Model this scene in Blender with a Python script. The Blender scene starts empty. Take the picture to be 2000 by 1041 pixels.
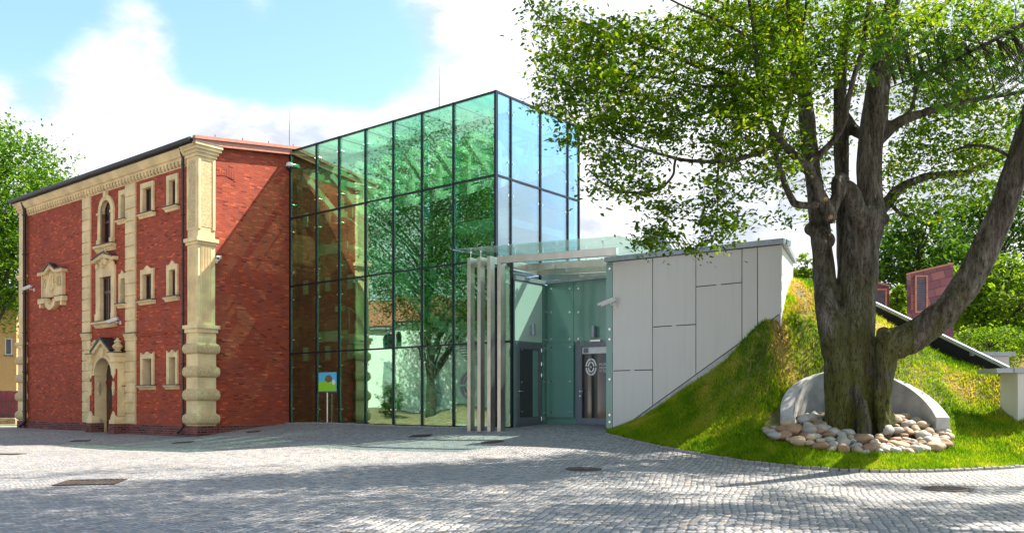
import bpy, bmesh, math, random
import numpy as np
from mathutils import Vector, Matrix
from mathutils import noise as mnoise
C = bpy.context; D = bpy.data
scene = C.scene
R = math.radians
E = 1.4                 # eye height above world zero
F = 1700.0              # focal length in photo pixels (2000 px wide)
HX, HY = 1000.0, 785.0  # vanishing centre / horizon row

# ---------------------------------------------------------------- camera
cam = D.objects.new('camera', D.cameras.new('camera'))
scene.collection.objects.link(cam); scene.camera = cam
cam.location = (0, 0, E); cam.rotation_euler = (R(90), 0, 0)
cam.data.sensor_width = 36; cam.data.lens = F/2000*36
cam.data.shift_y = (HY-520.5)/2000
cam.data.clip_end = 2000; cam.data.clip_start = 0.1

# ---------------------------------------------------------------- light
SUN_EL = 50.8
trav = Vector((-.92, -.393, 0)).normalized()*math.cos(R(SUN_EL)); trav.z = -math.sin(R(SUN_EL))
sl = D.lights.new('sun', 'SUN'); sl.energy = 5.0; sl.angle = R(0.5); sl.color = (1.0, .93, .82)
so = D.objects.new('sun', sl); scene.collection.objects.link(so)
so.location = (30, 20, 40); so.rotation_euler = trav.to_track_quat('-Z', 'Y').to_euler()

scene.view_settings.view_transform = 'Standard'; scene.view_settings.look = 'None'
scene.view_settings.exposure = 1.3; scene.view_settings.gamma = 1
scene.cycles.use_denoising = True
scene.cycles.max_bounces = 10; scene.cycles.transparent_max_bounces = 24
scene.cycles.diffuse_bounces = 3; scene.cycles.glossy_bounces = 4; scene.cycles.transmission_bounces = 6
scene.cycles.caustics_reflective = False; scene.cycles.caustics_refractive = False
scene.cycles.sample_clamp_indirect = 6

# ---------------------------------------------------------------- node helpers
class NT:
    def __init__(s, nt): s.nt = nt; nt.nodes.clear()
    def n(s, t, **k):
        nd = s.nt.nodes.new(t)
        for a, b in k.items():
            if a == 'i':
                for q, v in b.items():
                    if hasattr(v, 'is_output') or isinstance(v, bpy.types.NodeSocket): s.nt.links.new(v, nd.inputs[q])
                    else: nd.inputs[q].default_value = v
            else: setattr(nd, a, b)
        return nd
    def math(s, op, a, b=0.0, c=0.0, clamp=False):
        return s.n('ShaderNodeMath', operation=op, use_clamp=clamp, i={0: a, 1: b, 2: c}).outputs[0]
    def vmath(s, op, a, b=(0, 0, 0), out=0):
        return s.n('ShaderNodeVectorMath', operation=op, i={0: a, 1: b}).outputs[out]
    def mix(s, f, a, b, mode='MIX'):
        nd = s.n('ShaderNodeMix', data_type='RGBA', blend_type=mode)
        for q, v in ((0, f), (6, a), (7, b)):
            if isinstance(v, bpy.types.NodeSocket): s.nt.links.new(v, nd.inputs[q])
            else: nd.inputs[q].default_value = (*v, 1) if isinstance(v, tuple) and len(v) == 3 else v
        return nd.outputs[2]
    def ss(s, x, a, b):
        nd = s.n('ShaderNodeMapRange', interpolation_type='SMOOTHSTEP', i={0: x, 1: a, 2: b, 3: 0.0, 4: 1.0})
        return nd.outputs[0]
    def noise(s, vec, scale, detail=4, rough=.55):
        return s.n('ShaderNodeTexNoise', i={'Vector': vec, 'Scale': scale, 'Detail': detail, 'Roughness': rough}).outputs[0]
    def ramp(s, f, stops):
        nd = s.n('ShaderNodeValToRGB', i={0: f}); e = nd.color_ramp.elements
        while len(e) < len(stops): e.new(.5)
        for q, (p, c) in zip(e, stops): q.position = p; q.color = (*c, 1)
        return nd.outputs[0]

# ---------------------------------------------------------------- world: Nishita sky with clouds placed by direction
world = D.worlds.new('World'); scene.world = world; world.use_nodes = True
w = NT(world.node_tree)
sky = w.n('ShaderNodeTexSky', sky_type='NISHITA', sun_disc=False, sun_elevation=R(SUN_EL), sun_rotation=math.atan2(.92, .393),
          air_density=1.0, dust_density=.6, ozone_density=1.5)
tc = w.n('ShaderNodeTexCoord').outputs['Generated']
dirn = w.vmath('NORMALIZE', tc)
sx, sy, sz = [w.n('ShaderNodeSeparateXYZ', i={0: dirn}).outputs[k] for k in range(3)]
warp = w.n('ShaderNodeVectorMath', operation='MULTIPLY', i={0: dirn, 1: (1, 1, 1.9)}).outputs[0]
n1 = w.noise(w.vmath('ADD', warp, (3.7, 1.3, .6)), 5.5, 9, .58); n2 = w.noise(warp, 9.0, 8, .62)
fb = w.math('ADD', w.math('MULTIPLY', w.math('SUBTRACT', n1, .5), 1.3), w.math('MULTIPLY', w.math('SUBTRACT', n2, .5), .95))
def pdir(px, py): return Vector(((px-HX)/F, 1, (HY-py)/F)).normalized()
def blob(px, py, r, amp, d=None):
    c = d or pdir(px, py)
    dist = w.vmath('DISTANCE', dirn, tuple(c), out=1)
    return w.math('MULTIPLY', w.ss(dist, r, 0.0), amp)
low = w.math('MULTIPLY', w.ss(sz, .352, .285), 1.3)            # bank of white cloud near the horizon
rside = w.math('MULTIPLY', w.ss(sx, -.20, .0), 1.0)         # whiter to the right
far_r = w.math('MULTIPLY', w.ss(sx, .62, .88), -2.2)         # clear blue far out to the right
far_l = w.math('MULTIPLY', w.ss(sx, -.55, -.80), .05)          # and to the left
bias = w.math('ADD', w.math('ADD', w.math('ADD', low, rside), w.math('ADD', far_r, far_l)), -.42)
for b in (blob(235, 55, .08, .60), blob(5, 50, .12, -.55), blob(430, 130, .09, -.35), blob(640, 130, .16, -.40), blob(80, 215, .06, -.3), blob(310, 85, .05, .45), blob(140, 110, .07, .35), blob(510, 30, .045, .62), blob(640, 15, .03, .4), blob(0, 0, .13, .9, Vector((.965, .20, .20)).normalized()), blob(900, 20, .14, .45)):
    bias = w.math('ADD', bias, b)
mask = w.ss(w.math('ADD', fb, bias), -.22, .70)
bump = w.math('ADD', .0, w.math('MULTIPLY', w.ss(n2, .35, .62), 1.0))
cloud = w.mix(bump, (4.0, 4.3, 4.8), (7.2, 7.3, 7.4))
skyc = w.mix(1.0, sky.outputs[0], (1.60, 1.74, 1.64), 'MULTIPLY')
col = w.mix(mask, skyc, cloud)
bg = w.n('ShaderNodeBackground', i={0: col, 1: .08})
w.n('ShaderNodeOutputWorld', i={0: bg.outputs[0]})

# ---------------------------------------------------------------- materials
MAT = {}
def newmat(name):
    m = D.materials.new(name); m.use_nodes = True; MAT[name] = m
    return m, NT(m.node_tree)
def finish(t, bsdf): t.n('ShaderNodeOutputMaterial', i={0: bsdf})
def pbsdf(t, col, rough=.7, metal=0.0, bump=None, strength=.3, dist=.02, spec=.5, **k):
    i = {'Base Color': col if isinstance(col, bpy.types.NodeSocket) else (*col, 1), 'Roughness': rough, 'Metallic': metal, 'Specular IOR Level': spec}
    if bump is not None:
        i['Normal'] = t.n('ShaderNodeBump', i={'Height': bump, 'Strength': strength, 'Distance': dist}).outputs[0]
    i.update(k)
    return t.n('ShaderNodeBsdfPrincipled', i=i).outputs[0]
def simple(name, col, rough=.7, metal=0.0, var=.18, scale=6.0, bump=.15, bscale=40.0, spec=.5):
    m, t = newmat(name)
    co = t.n('ShaderNodeTexCoord').outputs['Object']
    f = t.noise(co, scale, 5); g = t.noise(co, bscale, 4)
    a = tuple(c*(1-var) for c in col); b = tuple(min(1, c*(1+var)) for c in col)
    cc = t.mix(t.ss(f, .3, .7), a, b)
    finish(t, pbsdf(t, cc, rough, metal, g, bump, .01, spec))
    return m
simple('stucco', (.80, .63, .35), .85, var=.16, scale=1.6, bump=.25, bscale=60)
simple('stucco_rough', (.62, .48, .26), .95, var=.22, scale=18, bump=1.0, bscale=26)
simple('dark_metal', (.035, .034, .04), .45, .3)
simple('downpipe_brown', (.06, .045, .04), .4, .5)
simple('copper_trim', (.50, .21, .14), .55, .2, var=.12)
simple('mullion', (.02, .024, .034), .35, .4)
simple('steel', (.62, .58, .52), .30, .9, var=.08, scale=3, bump=.03)
simple('bright_steel', (.75, .75, .74), .22, 1.0, var=.05)
simple('zinc', (.34, .37, .40), .5, .4, var=.12)
m, t = newmat('white_panel')
co = t.n('ShaderNodeTexCoord').outputs['Object']; oi = t.n('ShaderNodeObjectInfo').outputs['Random']
stk = t.n('ShaderNodeMapping', i={'Vector': co, 'Scale': (3.5, 3.5, .25)}).outputs[0]
cc = t.mix(oi, (.58, .555, .51), (.67, .645, .595))
cc = t.mix(t.math('MULTIPLY', t.ss(t.noise(stk, 2.0, 6), .45, .8), .22), cc, (.44, .42, .38))
cc = t.mix(t.math('MULTIPLY', t.ss(t.noise(co, 110, 3), .5, .8), .35), cc, (.42, .41, .39))
finish(t, pbsdf(t, cc, .8, 0, t.noise(co, 90, 4), .15, .01))
simple('panel_gap', (.03, .03, .03), .9)
simple('concrete', (.46, .45, .43), .9, var=.2, scale=3.2, bump=.3, bscale=30)
simple('frame_grey', (.17, .19, .22), .45, .3, var=.06)
simple('white_paint', (.75, .75, .73), .4, var=.04, bump=.02)
simple('truss_white', (.80, .84, .66), .5, var=.05, bump=.02)
simple('sash', (.075, .014, .016), .4, var=.2)
simple('door_wood', (.13, .018, .013), .45, var=.3, scale=9)
simple('plain_white_wall', (.82, .82, .80), .85, var=.05)
simple('ochre_wall', (.66, .42, .16), .9, var=.06)
simple('maroon_wood', (.20, .035, .05), .7, var=.25, scale=3)
simple('cast_iron', (.085, .06, .05), .7, .4, var=.3, scale=20, bump=.5, bscale=60)
simple('lawn_far', (.20, .26, .03), .95, var=.3, scale=2)
simple('roof_far', (.34, .11, .07), .8, var=.2)
simple('soil', (.22, .15, .09), .95, var=.3, scale=3, bump=.8, bscale=12)
simple('louvre', (.24, .20, .24), .5, .4)
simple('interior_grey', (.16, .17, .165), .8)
simple('dark_backdrop', (.055, .07, .062), .8)
simple('roof_black', (.012, .012, .013), .9)
simple('print_blue', (.10, .55, .80), .5, var=.03); simple('print_green', (.30, .72, .03), .5, var=.03)
simple('print_purple', (.16, .03, .33), .5, var=.03); simple('print_brown', (.22, .13, .07), .6, var=.6, scale=45)
simple('print_white', (.80, .80, .80), .5, var=.02); simple('print_ink', (.03, .04, .10), .5, var=.02)
simple('emblem_white', (.82, .82, .80), .5, var=.02); simple('emblem_grey', (.16, .18, .17), .5, var=.05)

def brick(name, c1, c2, mort, bw=.26, rh=.082):
    m, t = newmat(name)
    uv = t.n('ShaderNodeTexCoord').outputs['UV']
    wob = t.n('ShaderNodeTexNoise', i={'Vector': uv, 'Scale': 2.5, 'Detail': 3.0}).outputs[1]
    v2 = t.vmath('ADD', uv, t.n('ShaderNodeVectorMath', operation='SCALE', i={0: wob, 3: .012}).outputs[0])
    b = t.n('ShaderNodeTexBrick', offset=.5, squash=1.0, i={'Vector': v2, 'Color1': (0, 0, 0, 1), 'Color2': (1, 1, 1, 1), 'Mortar': (.5, .5, .5, 1), 'Scale': 1.0, 'Mortar Size': .009, 'Mortar Smooth': .3, 'Bias': 0.0, 'Brick Width': bw, 'Row Height': rh})
    r = t.ramp(b.outputs[0], [(0, tuple(c*.5 for c in c2)), (.09, c2), (.5, tuple((p+q)/2 for p, q in zip(c1, c2))), (.86, c1), (1, tuple(min(1, c*1.55) for c in c1))])
    big = t.noise(uv, .7, 4); fine = t.noise(uv, 22, 4)
    r = t.mix(t.math('MULTIPLY', t.ss(big, .35, .7), .35), r, tuple(c*.55 for c in c2))
    r = t.mix(t.ss(fine, .62, .75), r, tuple(min(1, c*1.3) for c in c1))
    col = t.mix(b.outputs[1], r, mort)
    h = t.math('SUBTRACT', t.math('MULTIPLY', fine, .5), b.outputs[1])
    finish(t, pbsdf(t, col, .88, 0, h, .6, .012, .25))
    return m
brick('brick', (.53, .104, .048), (.39, .070, .040), (.27, .10, .07), .22, .070)
brick('plinth_brick', (.24, .075, .065), (.12, .04, .04), (.26, .17, .15))
brick('paler_brick', (.55, .30, .18), (.42, .20, .12), (.5, .4, .3))

# cobbled plaza: irregular setts with their own colours
m, t = newmat('cobbles')
co = t.n('ShaderNodeTexCoord').outputs['Object']
wv = t.n('ShaderNodeTexNoise', i={'Vector': co, 'Scale': .35, 'Detail': 2.0}).outputs[1]
cv = t.vmath('ADD', co, t.n('ShaderNodeVectorMath', operation='SCALE', i={0: wv, 3: .45}).outputs[0])
mp = t.n('ShaderNodeMapping', i={'Vector': cv, 'Rotation': (0, 0, R(14)), 'Scale': (9.6, 11.0, 0)}).outputs[0]
vc = t.n('ShaderNodeTexVoronoi', voronoi_dimensions='2D', distance='CHEBYCHEV', i={'Vector': mp, 'Scale': 1.0, 'Randomness': .42})
ve = t.n('ShaderNodeTexVoronoi', voronoi_dimensions='2D', feature='DISTANCE_TO_EDGE', i={'Vector': mp, 'Scale': 1.0, 'Randomness': .42})
rnd = t.n('ShaderNodeSeparateColor', i={0: vc.outputs['Color']})
base = t.ramp(rnd.outputs[0], [(0, (.19, .20, .22)), (.3, (.35, .35, .365)), (.6, (.47, .46, .445)), (.85, (.56, .515, .455)), (1, (.60, .45, .35))])
big = t.noise(co, .22, 5); fin = t.noise(co, 30, 5)
base = t.mix(t.math('MULTIPLY', t.ss(big, .36, .66), .55), base, (.25, .26, .28))
base = t.mix(t.math('MULTIPLY', t.ss(fin, .4, .7), .35), base, (.20, .18, .16))
joint = t.ss(ve.outputs['Distance'], .10, .02)
col = t.mix(joint, base, (.12, .105, .085))
h = t.math('ADD', t.math('MULTIPLY', t.ss(ve.outputs['Distance'], 0.0, .28), 1.0), t.math('ADD', t.math('MULTIPLY', fin, .25), t.math('MULTIPLY', rnd.outputs[1], .5)))
finish(t, pbsdf(t, col, .62, 0, h, .8, .025, .4))

def glassmat(name, tint, fac, frough=.0, refl=(1, 1, 1), diffuse=None):
    m, t = newmat(name)
    tr = t.n('ShaderNodeBsdfTransparent', i={0: (*tint, 1)}).outputs[0]
    co = t.n('ShaderNodeTexCoord').outputs['Object']
    nb = t.n('ShaderNodeBump', i={'Height': t.noise(co, .8, 1), 'Strength': .05, 'Distance': .05}).outputs[0]
    rd = t.n('ShaderNodeObjectInfo').outputs['Random']
    tl = t.n('ShaderNodeCombineXYZ', i={0: t.math('MULTIPLY', t.math('SUBTRACT', rd, .5), .014), 1: 0.0, 2: t.math('MULTIPLY', t.math('SUBTRACT', t.math('FRACT', t.math('MULTIPLY', rd, 37.7)), .5), .012)}).outputs[0]
    nb = t.vmath('NORMALIZE', t.vmath('ADD', nb, tl))
    gl = t.n('ShaderNodeBsdfGlossy', i={0: (*refl, 1), 'Roughness': frough, 'Normal': nb}).outputs[0]
    fr = t.n('ShaderNodeLayerWeight', i={0: .35}).outputs[0]
    f = t.math('ADD', fac, t.math('MULTIPLY', fr, .30), clamp=True)
    sh = t.n('ShaderNodeMixShader', i={0: f, 1: tr, 2: gl}).outputs[0]
    if diffuse:
        df = t.n('ShaderNodeBsdfDiffuse', i={0: (*diffuse[0], 1)}).outputs[0]
        sh = t.n('ShaderNodeMixShader', i={0: diffuse[1], 1: sh, 2: df}).outputs[0]
    finish(t, sh)
glassmat('glass_facade', (.69, .95, .81), .26, refl=(.74, 1.0, .82))
glassmat('glass_end', (.62, .83, .96), .26, refl=(.88, .97, 1.0))
glassmat('glass_roof', (.80, .96, .89), .05)
glassmat('glass_back', (.34, .66, .50), .08)
glassmat('glass_canopy', (.82, .96, .91), .06, diffuse=((.8, .9, .86), .12))
glassmat('glass_fin', (.60, .92, .74), .03)
glassmat('glass_dark', (.10, .11, .12), .10)
glassmat('glass_door', (.30, .42, .36), .14)
m, t = newmat('teal_glass')
co = t.n('ShaderNodeTexCoord').outputs['Object']
finish(t, pbsdf(t, t.mix(t.noise(co, 1.5, 3), (.12, .28, .225), (.155, .34, .275)), .10, 0, None, spec=.9))
m, t = newmat('frosted_panel')
finish(t, pbsdf(t, t.mix(t.noise(t.n('ShaderNodeTexCoord').outputs['Object'], 1.5, 3), (.50, .68, .60), (.56, .72, .65)), .15, 0, None, spec=.8))
m, t = newmat('window_glass')
finish(t, pbsdf(t, (.012, .014, .02), .06, 0, None, spec=.8))

# copper shingles
m, t = newmat('copper_tiles')
uv = t.n('ShaderNodeTexCoord').outputs['UV']
mp = t.n('ShaderNodeMapping', i={'Vector': uv, 'Rotation': (0, 0, R(-14))}).outputs[0]
b = t.n('ShaderNodeTexBrick', offset=.5, i={'Vector': mp, 'Color1': (0, 0, 0, 1), 'Color2': (1, 1, 1, 1), 'Mortar': (.5, .5, .5, 1), 'Scale': 1.0, 'Mortar Size': .008, 'Brick Width': .42, 'Row Height': .24})
cc = t.ramp(b.outputs[0], [(0, (.15, .045, .06)), (.5, (.27, .085, .09)), (1, (.38, .13, .10))])
cc = t.mix(t.math('MULTIPLY', t.noise(uv, 5, 4), .5), cc, (.12, .06, .10))
finish(t, pbsdf(t, t.mix(b.outputs[1], cc, (.05, .025, .025)), .42, .35, t.math('SUBTRACT', 1.0, b.outputs[1]), .5, .02))

# bark
m, t = newmat('bark')
co = t.n('ShaderNodeTexCoord').outputs['Object']
st = t.n('ShaderNodeMapping', i={'Vector': co, 'Scale': (1, 1, .22)}).outputs[0]
f1 = t.noise(st, 6.5, 9, .70); f2 = t.noise(co, 1.1, 5); f3 = t.noise(st, 34, 7, .7)
cc = t.ramp(f1, [(.32, (.016, .012, .008)), (.47, (.10, .085, .065)), (.62, (.21, .185, .155)), (.76, (.36, .33, .29))])
z = t.n('ShaderNodeSeparateXYZ', i={0: co}).outputs[2]
lowm = t.ss(z, 6.0, .8)
moss = t.math('MULTIPLY', t.ss(t.math('ADD', f2, t.math('MULTIPLY', lowm, .16)), .50, .68), t.math('MULTIPLY', lowm, .85))
cc = t.mix(moss, cc, t.mix(f3, (.04, .05, .005), (.15, .15, .015)))
cc = t.mix(t.math('MULTIPLY', t.ss(f3, .50, .38), .75), cc, (.008, .006, .004))
cc = t.mix(t.ss(t.noise(st, 9, 5), .66, .74), cc, (.34, .32, .29))
finish(t, pbsdf(t, cc, .85, 0, t.math('ADD', f1, t.math('MULTIPLY', f3, .8)), 1.0, .07, .2))
simple('twig', (.055, .042, .03), .85, var=.3)
simple('cut_wood', (.36, .22, .10), .8, var=.3)

def leafmat(name, stops, trans=.52):
    m, t = newmat(name)
    a = t.n('ShaderNodeAttribute', attribute_name='lc').outputs['Fac']
    cc = t.ramp(a, stops)
    df = pbsdf(t, cc, .6, 0, None, spec=.10)
    tl = t.n('ShaderNodeBsdfTranslucent', i={0: t.mix(1.0, cc, (1.5, 1.35, .6), 'MULTIPLY')}).outputs[0]
    finish(t, t.n('ShaderNodeMixShader', i={0: trans, 1: df, 2: tl}).outputs[0])
leafmat('leaf_beech', [(0, (.030, .085, .004)), (.45, (.095, .205, .008)), (.8, (.22, .33, .014)), (1, (.38, .40, .03))])
leafmat('leaf_locust', [(0, (.018, .075, .008)), (.5, (.045, .15, .012)), (1, (.12, .27, .025))])
leafmat('leaf_ash', [(0, (.03, .09, .008)), (.5, (.08, .20, .012)), (1, (.18, .32, .02))])
leafmat('leaf_maple', [(0, (.02, .06, .01)), (.5, (.05, .13, .015)), (1, (.11, .20, .02))])
leafmat('leaf_lime', [(0, (.05, .12, .01)), (.5, (.13, .24, .015)), (1, (.26, .36, .03))])
leafmat('grass_blade', [(0, (.05, .15, .006)), (.40, (.18, .34, .010)), (.64, (.38, .46, .02)), (.82, (.54, .44, .09)), (1, (.58, .42, .17))], .45)
simple('turf', (.20, .17, .05), .95, var=.5, scale=2.5, bump=.8, bscale=12)

def stone_mat(name, a, b): 
    m, t = newmat(name)
    co = t.n('ShaderNodeTexCoord').outputs['Object']
    oi = t.n('ShaderNodeObjectInfo').outputs['Random']
    cc = t.mix(oi, a, b)
    cc = t.mix(t.math('MULTIPLY', t.ss(t.noise(co, 9, 5), .4, .7), .5), cc, tuple(c*.55 for c in a))
    finish(t, pbsdf(t, cc, .7, 0, t.noise(co, 30, 5), .3, .01))
stone_mat('stone_tan', (.42, .30, .18), (.58, .45, .30)); stone_mat('stone_grey', (.34, .32, .28), (.52, .50, .45)); stone_mat('stone_brown', (.30, .17, .09), (.42, .27, .16))
# ---------------------------------------------------------------- mesh helpers
class M:
    def __init__(s): s.v = []; s.f = []; s.m = []; s.k = 0
    def add(s, vs, fs):
        o = len(s.v); s.v += [tuple(p) for p in vs]; s.f += [tuple(i+o for i in f) for f in fs]; s.m += [s.k]*len(fs); return s
    def box(s, x0, x1, y0, y1, z0, z1):
        x0, x1 = min(x0, x1), max(x0, x1); y0, y1 = min(y0, y1), max(y0, y1); z0, z1 = min(z0, z1), max(z0, z1)
        v = [(x0,y0,z0),(x1,y0,z0),(x1,y1,z0),(x0,y1,z0),(x0,y0,z1),(x1,y0,z1),(x1,y1,z1),(x0,y1,z1)]
        return s.add(v, [(0,3,2,1),(4,5,6,7),(0,1,5,4),(1,2,6,5),(2,3,7,6),(3,0,4,7)])
    def prism(s, pts, a, b, ax='y'):
        # polygon pts (two coordinates) extruded along ax from a to b
        def P(p, q): return {'y': (p[0], q, p[1]), 'x': (q, p[0], p[1]), 'z': (p[0], p[1], q)}[ax]
        n = len(pts); ar = sum(pts[i][0]*pts[(i+1)%n][1]-pts[(i+1)%n][0]*pts[i][1] for i in range(n))
        if (ar < 0) != (ax == 'y' and True): pts = pts if ax != 'y' else pts
        v = [P(p, a) for p in pts]+[P(p, b) for p in pts]
        fs = [tuple(range(n)), tuple(range(2*n-1, n-1, -1))]+[(i, i+n, (i+1)%n+n, (i+1)%n) for i in range(n)]
        return s.add(v, fs)
    def ring(s, outer, inner, a, b, ax='y'):
        # frame between two outlines with the same number of points, extruded a -> b
        def P(p, q): return {'y': (p[0], q, p[1]), 'x': (q, p[0], p[1]), 'z': (p[0], p[1], q)}[ax]
        n = len(outer)
        v = [P(p, a) for p in outer]+[P(p, a) for p in inner]+[P(p, b) for p in outer]+[P(p, b) for p in inner]
        fs = []
        for i in range(n):
            j = (i+1) % n
            fs += [(i, j, j+n, i+n), (i+2*n, i+3*n, j+3*n, j+2*n), (i, i+2*n, j+2*n, j), (i+n, j+n, j+3*n, i+3*n)]
        return s.add(v, fs)
    def strip(s, path, a, b, t0, t1, ax='y'):
        # open moulding: outline path thickened between normals offset t0..t1
        n = len(path); off = []
        for i in range(n):
            p = Vector(path[max(0, i-1)]); q = Vector(path[min(n-1, i+1)]); d = (q-p).normalized(); nn = Vector((-d.y, d.x)); off.append(nn)
        lo = [(p[0]+o.x*t0, p[1]+o.y*t0) for p, o in zip(path, off)]; hi = [(p[0]+o.x*t1, p[1]+o.y*t1) for p, o in zip(path, off)]
        return s.prism(lo+hi[::-1], a, b, ax) if n < 3 else [s.prism([lo[i], lo[i+1], hi[i+1], hi[i]], a, b, ax) for i in range(n-1)][-1]
    def tube(s, pts, rad, n=8, cap=True):
        pts = [Vector(p) for p in pts]; rad = rad if hasattr(rad, '__len__') else [rad]*len(pts)
        o = len(s.v); vs = []; fs = []; N = None
        for i, p in enumerate(pts):
            d = (pts[min(i+1, len(pts)-1)]-pts[max(i-1, 0)])
            d = d.normalized() if d.length > 1e-9 else Vector((0, 0, 1))
            if N is None: N = d.orthogonal().normalized()
            N = (N-d*N.dot(d)); N = N.normalized() if N.length > 1e-6 else d.orthogonal().normalized()
            B = d.cross(N)
            for k in range(n):
                a = 2*math.pi*k/n; vs.append(p+(N*math.cos(a)+B*math.sin(a))*rad[i])
        for i in range(len(pts)-1):
            for k in range(n): fs.append((i*n+k, i*n+(k+1)%n, (i+1)*n+(k+1)%n, (i+1)*n+k))
        if cap: fs += [tuple(range(n-1, -1, -1)), tuple(range((len(pts)-1)*n, len(pts)*n))]
        return s.add(vs, fs)
    def lathe(s, prof, cx, cy, n=20):
        vs = [(cx+r*math.cos(2*math.pi*k/n), cy+r*math.sin(2*math.pi*k/n), z) for r, z in prof for k in range(n)]
        fs = [(i*n+k, i*n+(k+1)%n, (i+1)*n+(k+1)%n, (i+1)*n+k) for i in range(len(prof)-1) for k in range(n)]
        fs += [tuple(range(n-1, -1, -1)), tuple(range((len(prof)-1)*n, len(prof)*n))]
        return s.add(vs, fs)
    def build(s, name, mats, parent=None, smooth=False, bevel=0.0, recalc=True):
        me = D.meshes.new(name); me.from_pydata(s.v, [], s.f)
        for q in (mats if isinstance(mats, (list, tuple)) else [mats]): me.materials.append(MAT[q])
        if any(s.m): me.polygons.foreach_set('material_index', s.m)
        bm = bmesh.new(); bm.from_mesh(me)
        if recalc: bmesh.ops.recalc_face_normals(bm, faces=bm.faces)
        uvl = bm.loops.layers.uv.new('UVMap')
        for f in bm.faces:
            n = f.normal; ax = max(range(3), key=lambda q: abs(n[q])+(.001*q))
            for l in f.loops:
                c = l.vert.co; l[uvl].uv = ((c.y, c.z), (c.x, c.z), (c.x, c.y))[ax]
            f.smooth = smooth
        bm.to_mesh(me); bm.free()
        o = D.objects.new(name, me); scene.collection.objects.link(o); o.parent = parent
        if bevel:
            b = o.modifiers.new('bevel', 'BEVEL'); b.width = bevel; b.segments = 2; b.limit_method = 'ANGLE'; b.angle_limit = R(40)
        return o
def tag(o, label=None, cat=None, group=None, kind=None):
    for k, v in (('label', label), ('category', cat), ('group', group), ('kind', kind)):
        if v: o[k] = v
    return o
def empty(name, loc, rz=0.0, label=None, cat=None, group=None):
    o = D.objects.new(name, None); scene.collection.objects.link(o); o.location = loc; o.rotation_euler = (0, 0, rz); o.empty_display_size = .2
    return tag(o, label, cat, group)
def copy_tree(o, parent=None):
    c = o.copy(); scene.collection.objects.link(c)
    if parent: c.parent = parent
    for ch in [x for x in scene.objects if x.parent == o]: copy_tree(ch, c)
    return c
def arc(cx, cy, rx, ry, a0, a1, n): return [(cx+rx*math.cos(R(a0+(a1-a0)*i/n)), cy+ry*math.sin(R(a0+(a1-a0)*i/n))) for i in range(n+1)]
def text_mesh(body, size, depth=.004):
    cu = D.curves.new('lettering', 'FONT'); cu.body = body; cu.size = size; cu.extrude = depth
    o = D.objects.new('lettering', cu); scene.collection.objects.link(o)
    me = D.meshes.new_from_object(o.evaluated_get(C.evaluated_depsgraph_get())); D.objects.remove(o)
    return me

# ---------------------------------------------------------------- photo -> place
def at(px, py, d): return Vector(((px-HX)/F*d, d, (HY-py)/F*d+E))
J = Vector((-8.44, 33.0)); UX = Vector((.77724, -.62919)); VX = Vector((.62919, .77724)); ANG = math.atan2(UX.y, UX.x)
def B(u, v): return J+UX*u+VX*v
def toB(x, y): d = Vector((x, y))-J; return d.dot(UX), d.dot(VX)
def Uof(px, v):
    k = (px-HX)/F; return (k*(J.y+v*VX.y)-J.x-v*VX.x)/(UX.x-k*UX.y)
def Vof(px, u):
    k = (px-HX)/F; return (k*(J.y+u*UX.y)-J.x-u*UX.x)/(VX.x-k*VX.y)
def Zof(py, u, v): return (HY-py)/F*B(u, v).y+E
def Zf(px, py, v): return Zof(py, Uof(px, v), v)

# ---------------------------------------------------------------- terrain heights
GB = -1.35
_gp = [(-10.87,30,-1.19),(-22.2,39.2,-1.15),(-16.5,34.6,-1.17),(-8.44,33,-.80),(-.5,26.6,-.77),(-4.5,29.8,-.78),(1.2,27.4,-.67),(2.4,26,-.68),
       (2.77,24,-.78),(-.6,25.4,-.88),(-8.6,23.1,-1.33),(-3,24,-1.12),(2.9,22.6,-.86),(3.56,20.2,-1.08),(4.4,18.7,-1.2),(5.2,17.7,-1.28),(6.75,16.4,-1.32),(8.3,16.6,-1.32),
       (10.2,17.4,-1.30),(0,9,-1.37),(-6,10,-1.37),(6,10,-1.36),(0,2,-1.40),(-15,20,-1.35),(0,16,-1.30),(-25,30,-1.3),(-30,45,-1.25)]
_gx = np.array(_gp); _K = np.exp(-((_gx[:,None,:2]-_gx[None,:,:2])**2).sum(-1)/5.5**2)
_gw = np.linalg.solve(_K+np.eye(len(_gx))*.02, _gx[:,2]-GB)
def gz(x, y):
    x = np.asarray(x, float); y = np.asarray(y, float)
    k = np.exp(-((x[...,None]-_gx[:,0])**2+(y[...,None]-_gx[:,1])**2)/5.5**2)
    return GB+(k*_gw).sum(-1)+E
def hit(px, py):
    # where the photo's ray through (px, py) meets the paving
    d = 10.0; dx = (px-HX)/F; dz = (HY-py)/F
    for i in range(4000):
        if dz*d+E <= float(gz(dx*d, d)): break
        d += .01
    return Vector((dx*d, d, float(gz(dx*d, d))))

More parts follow.
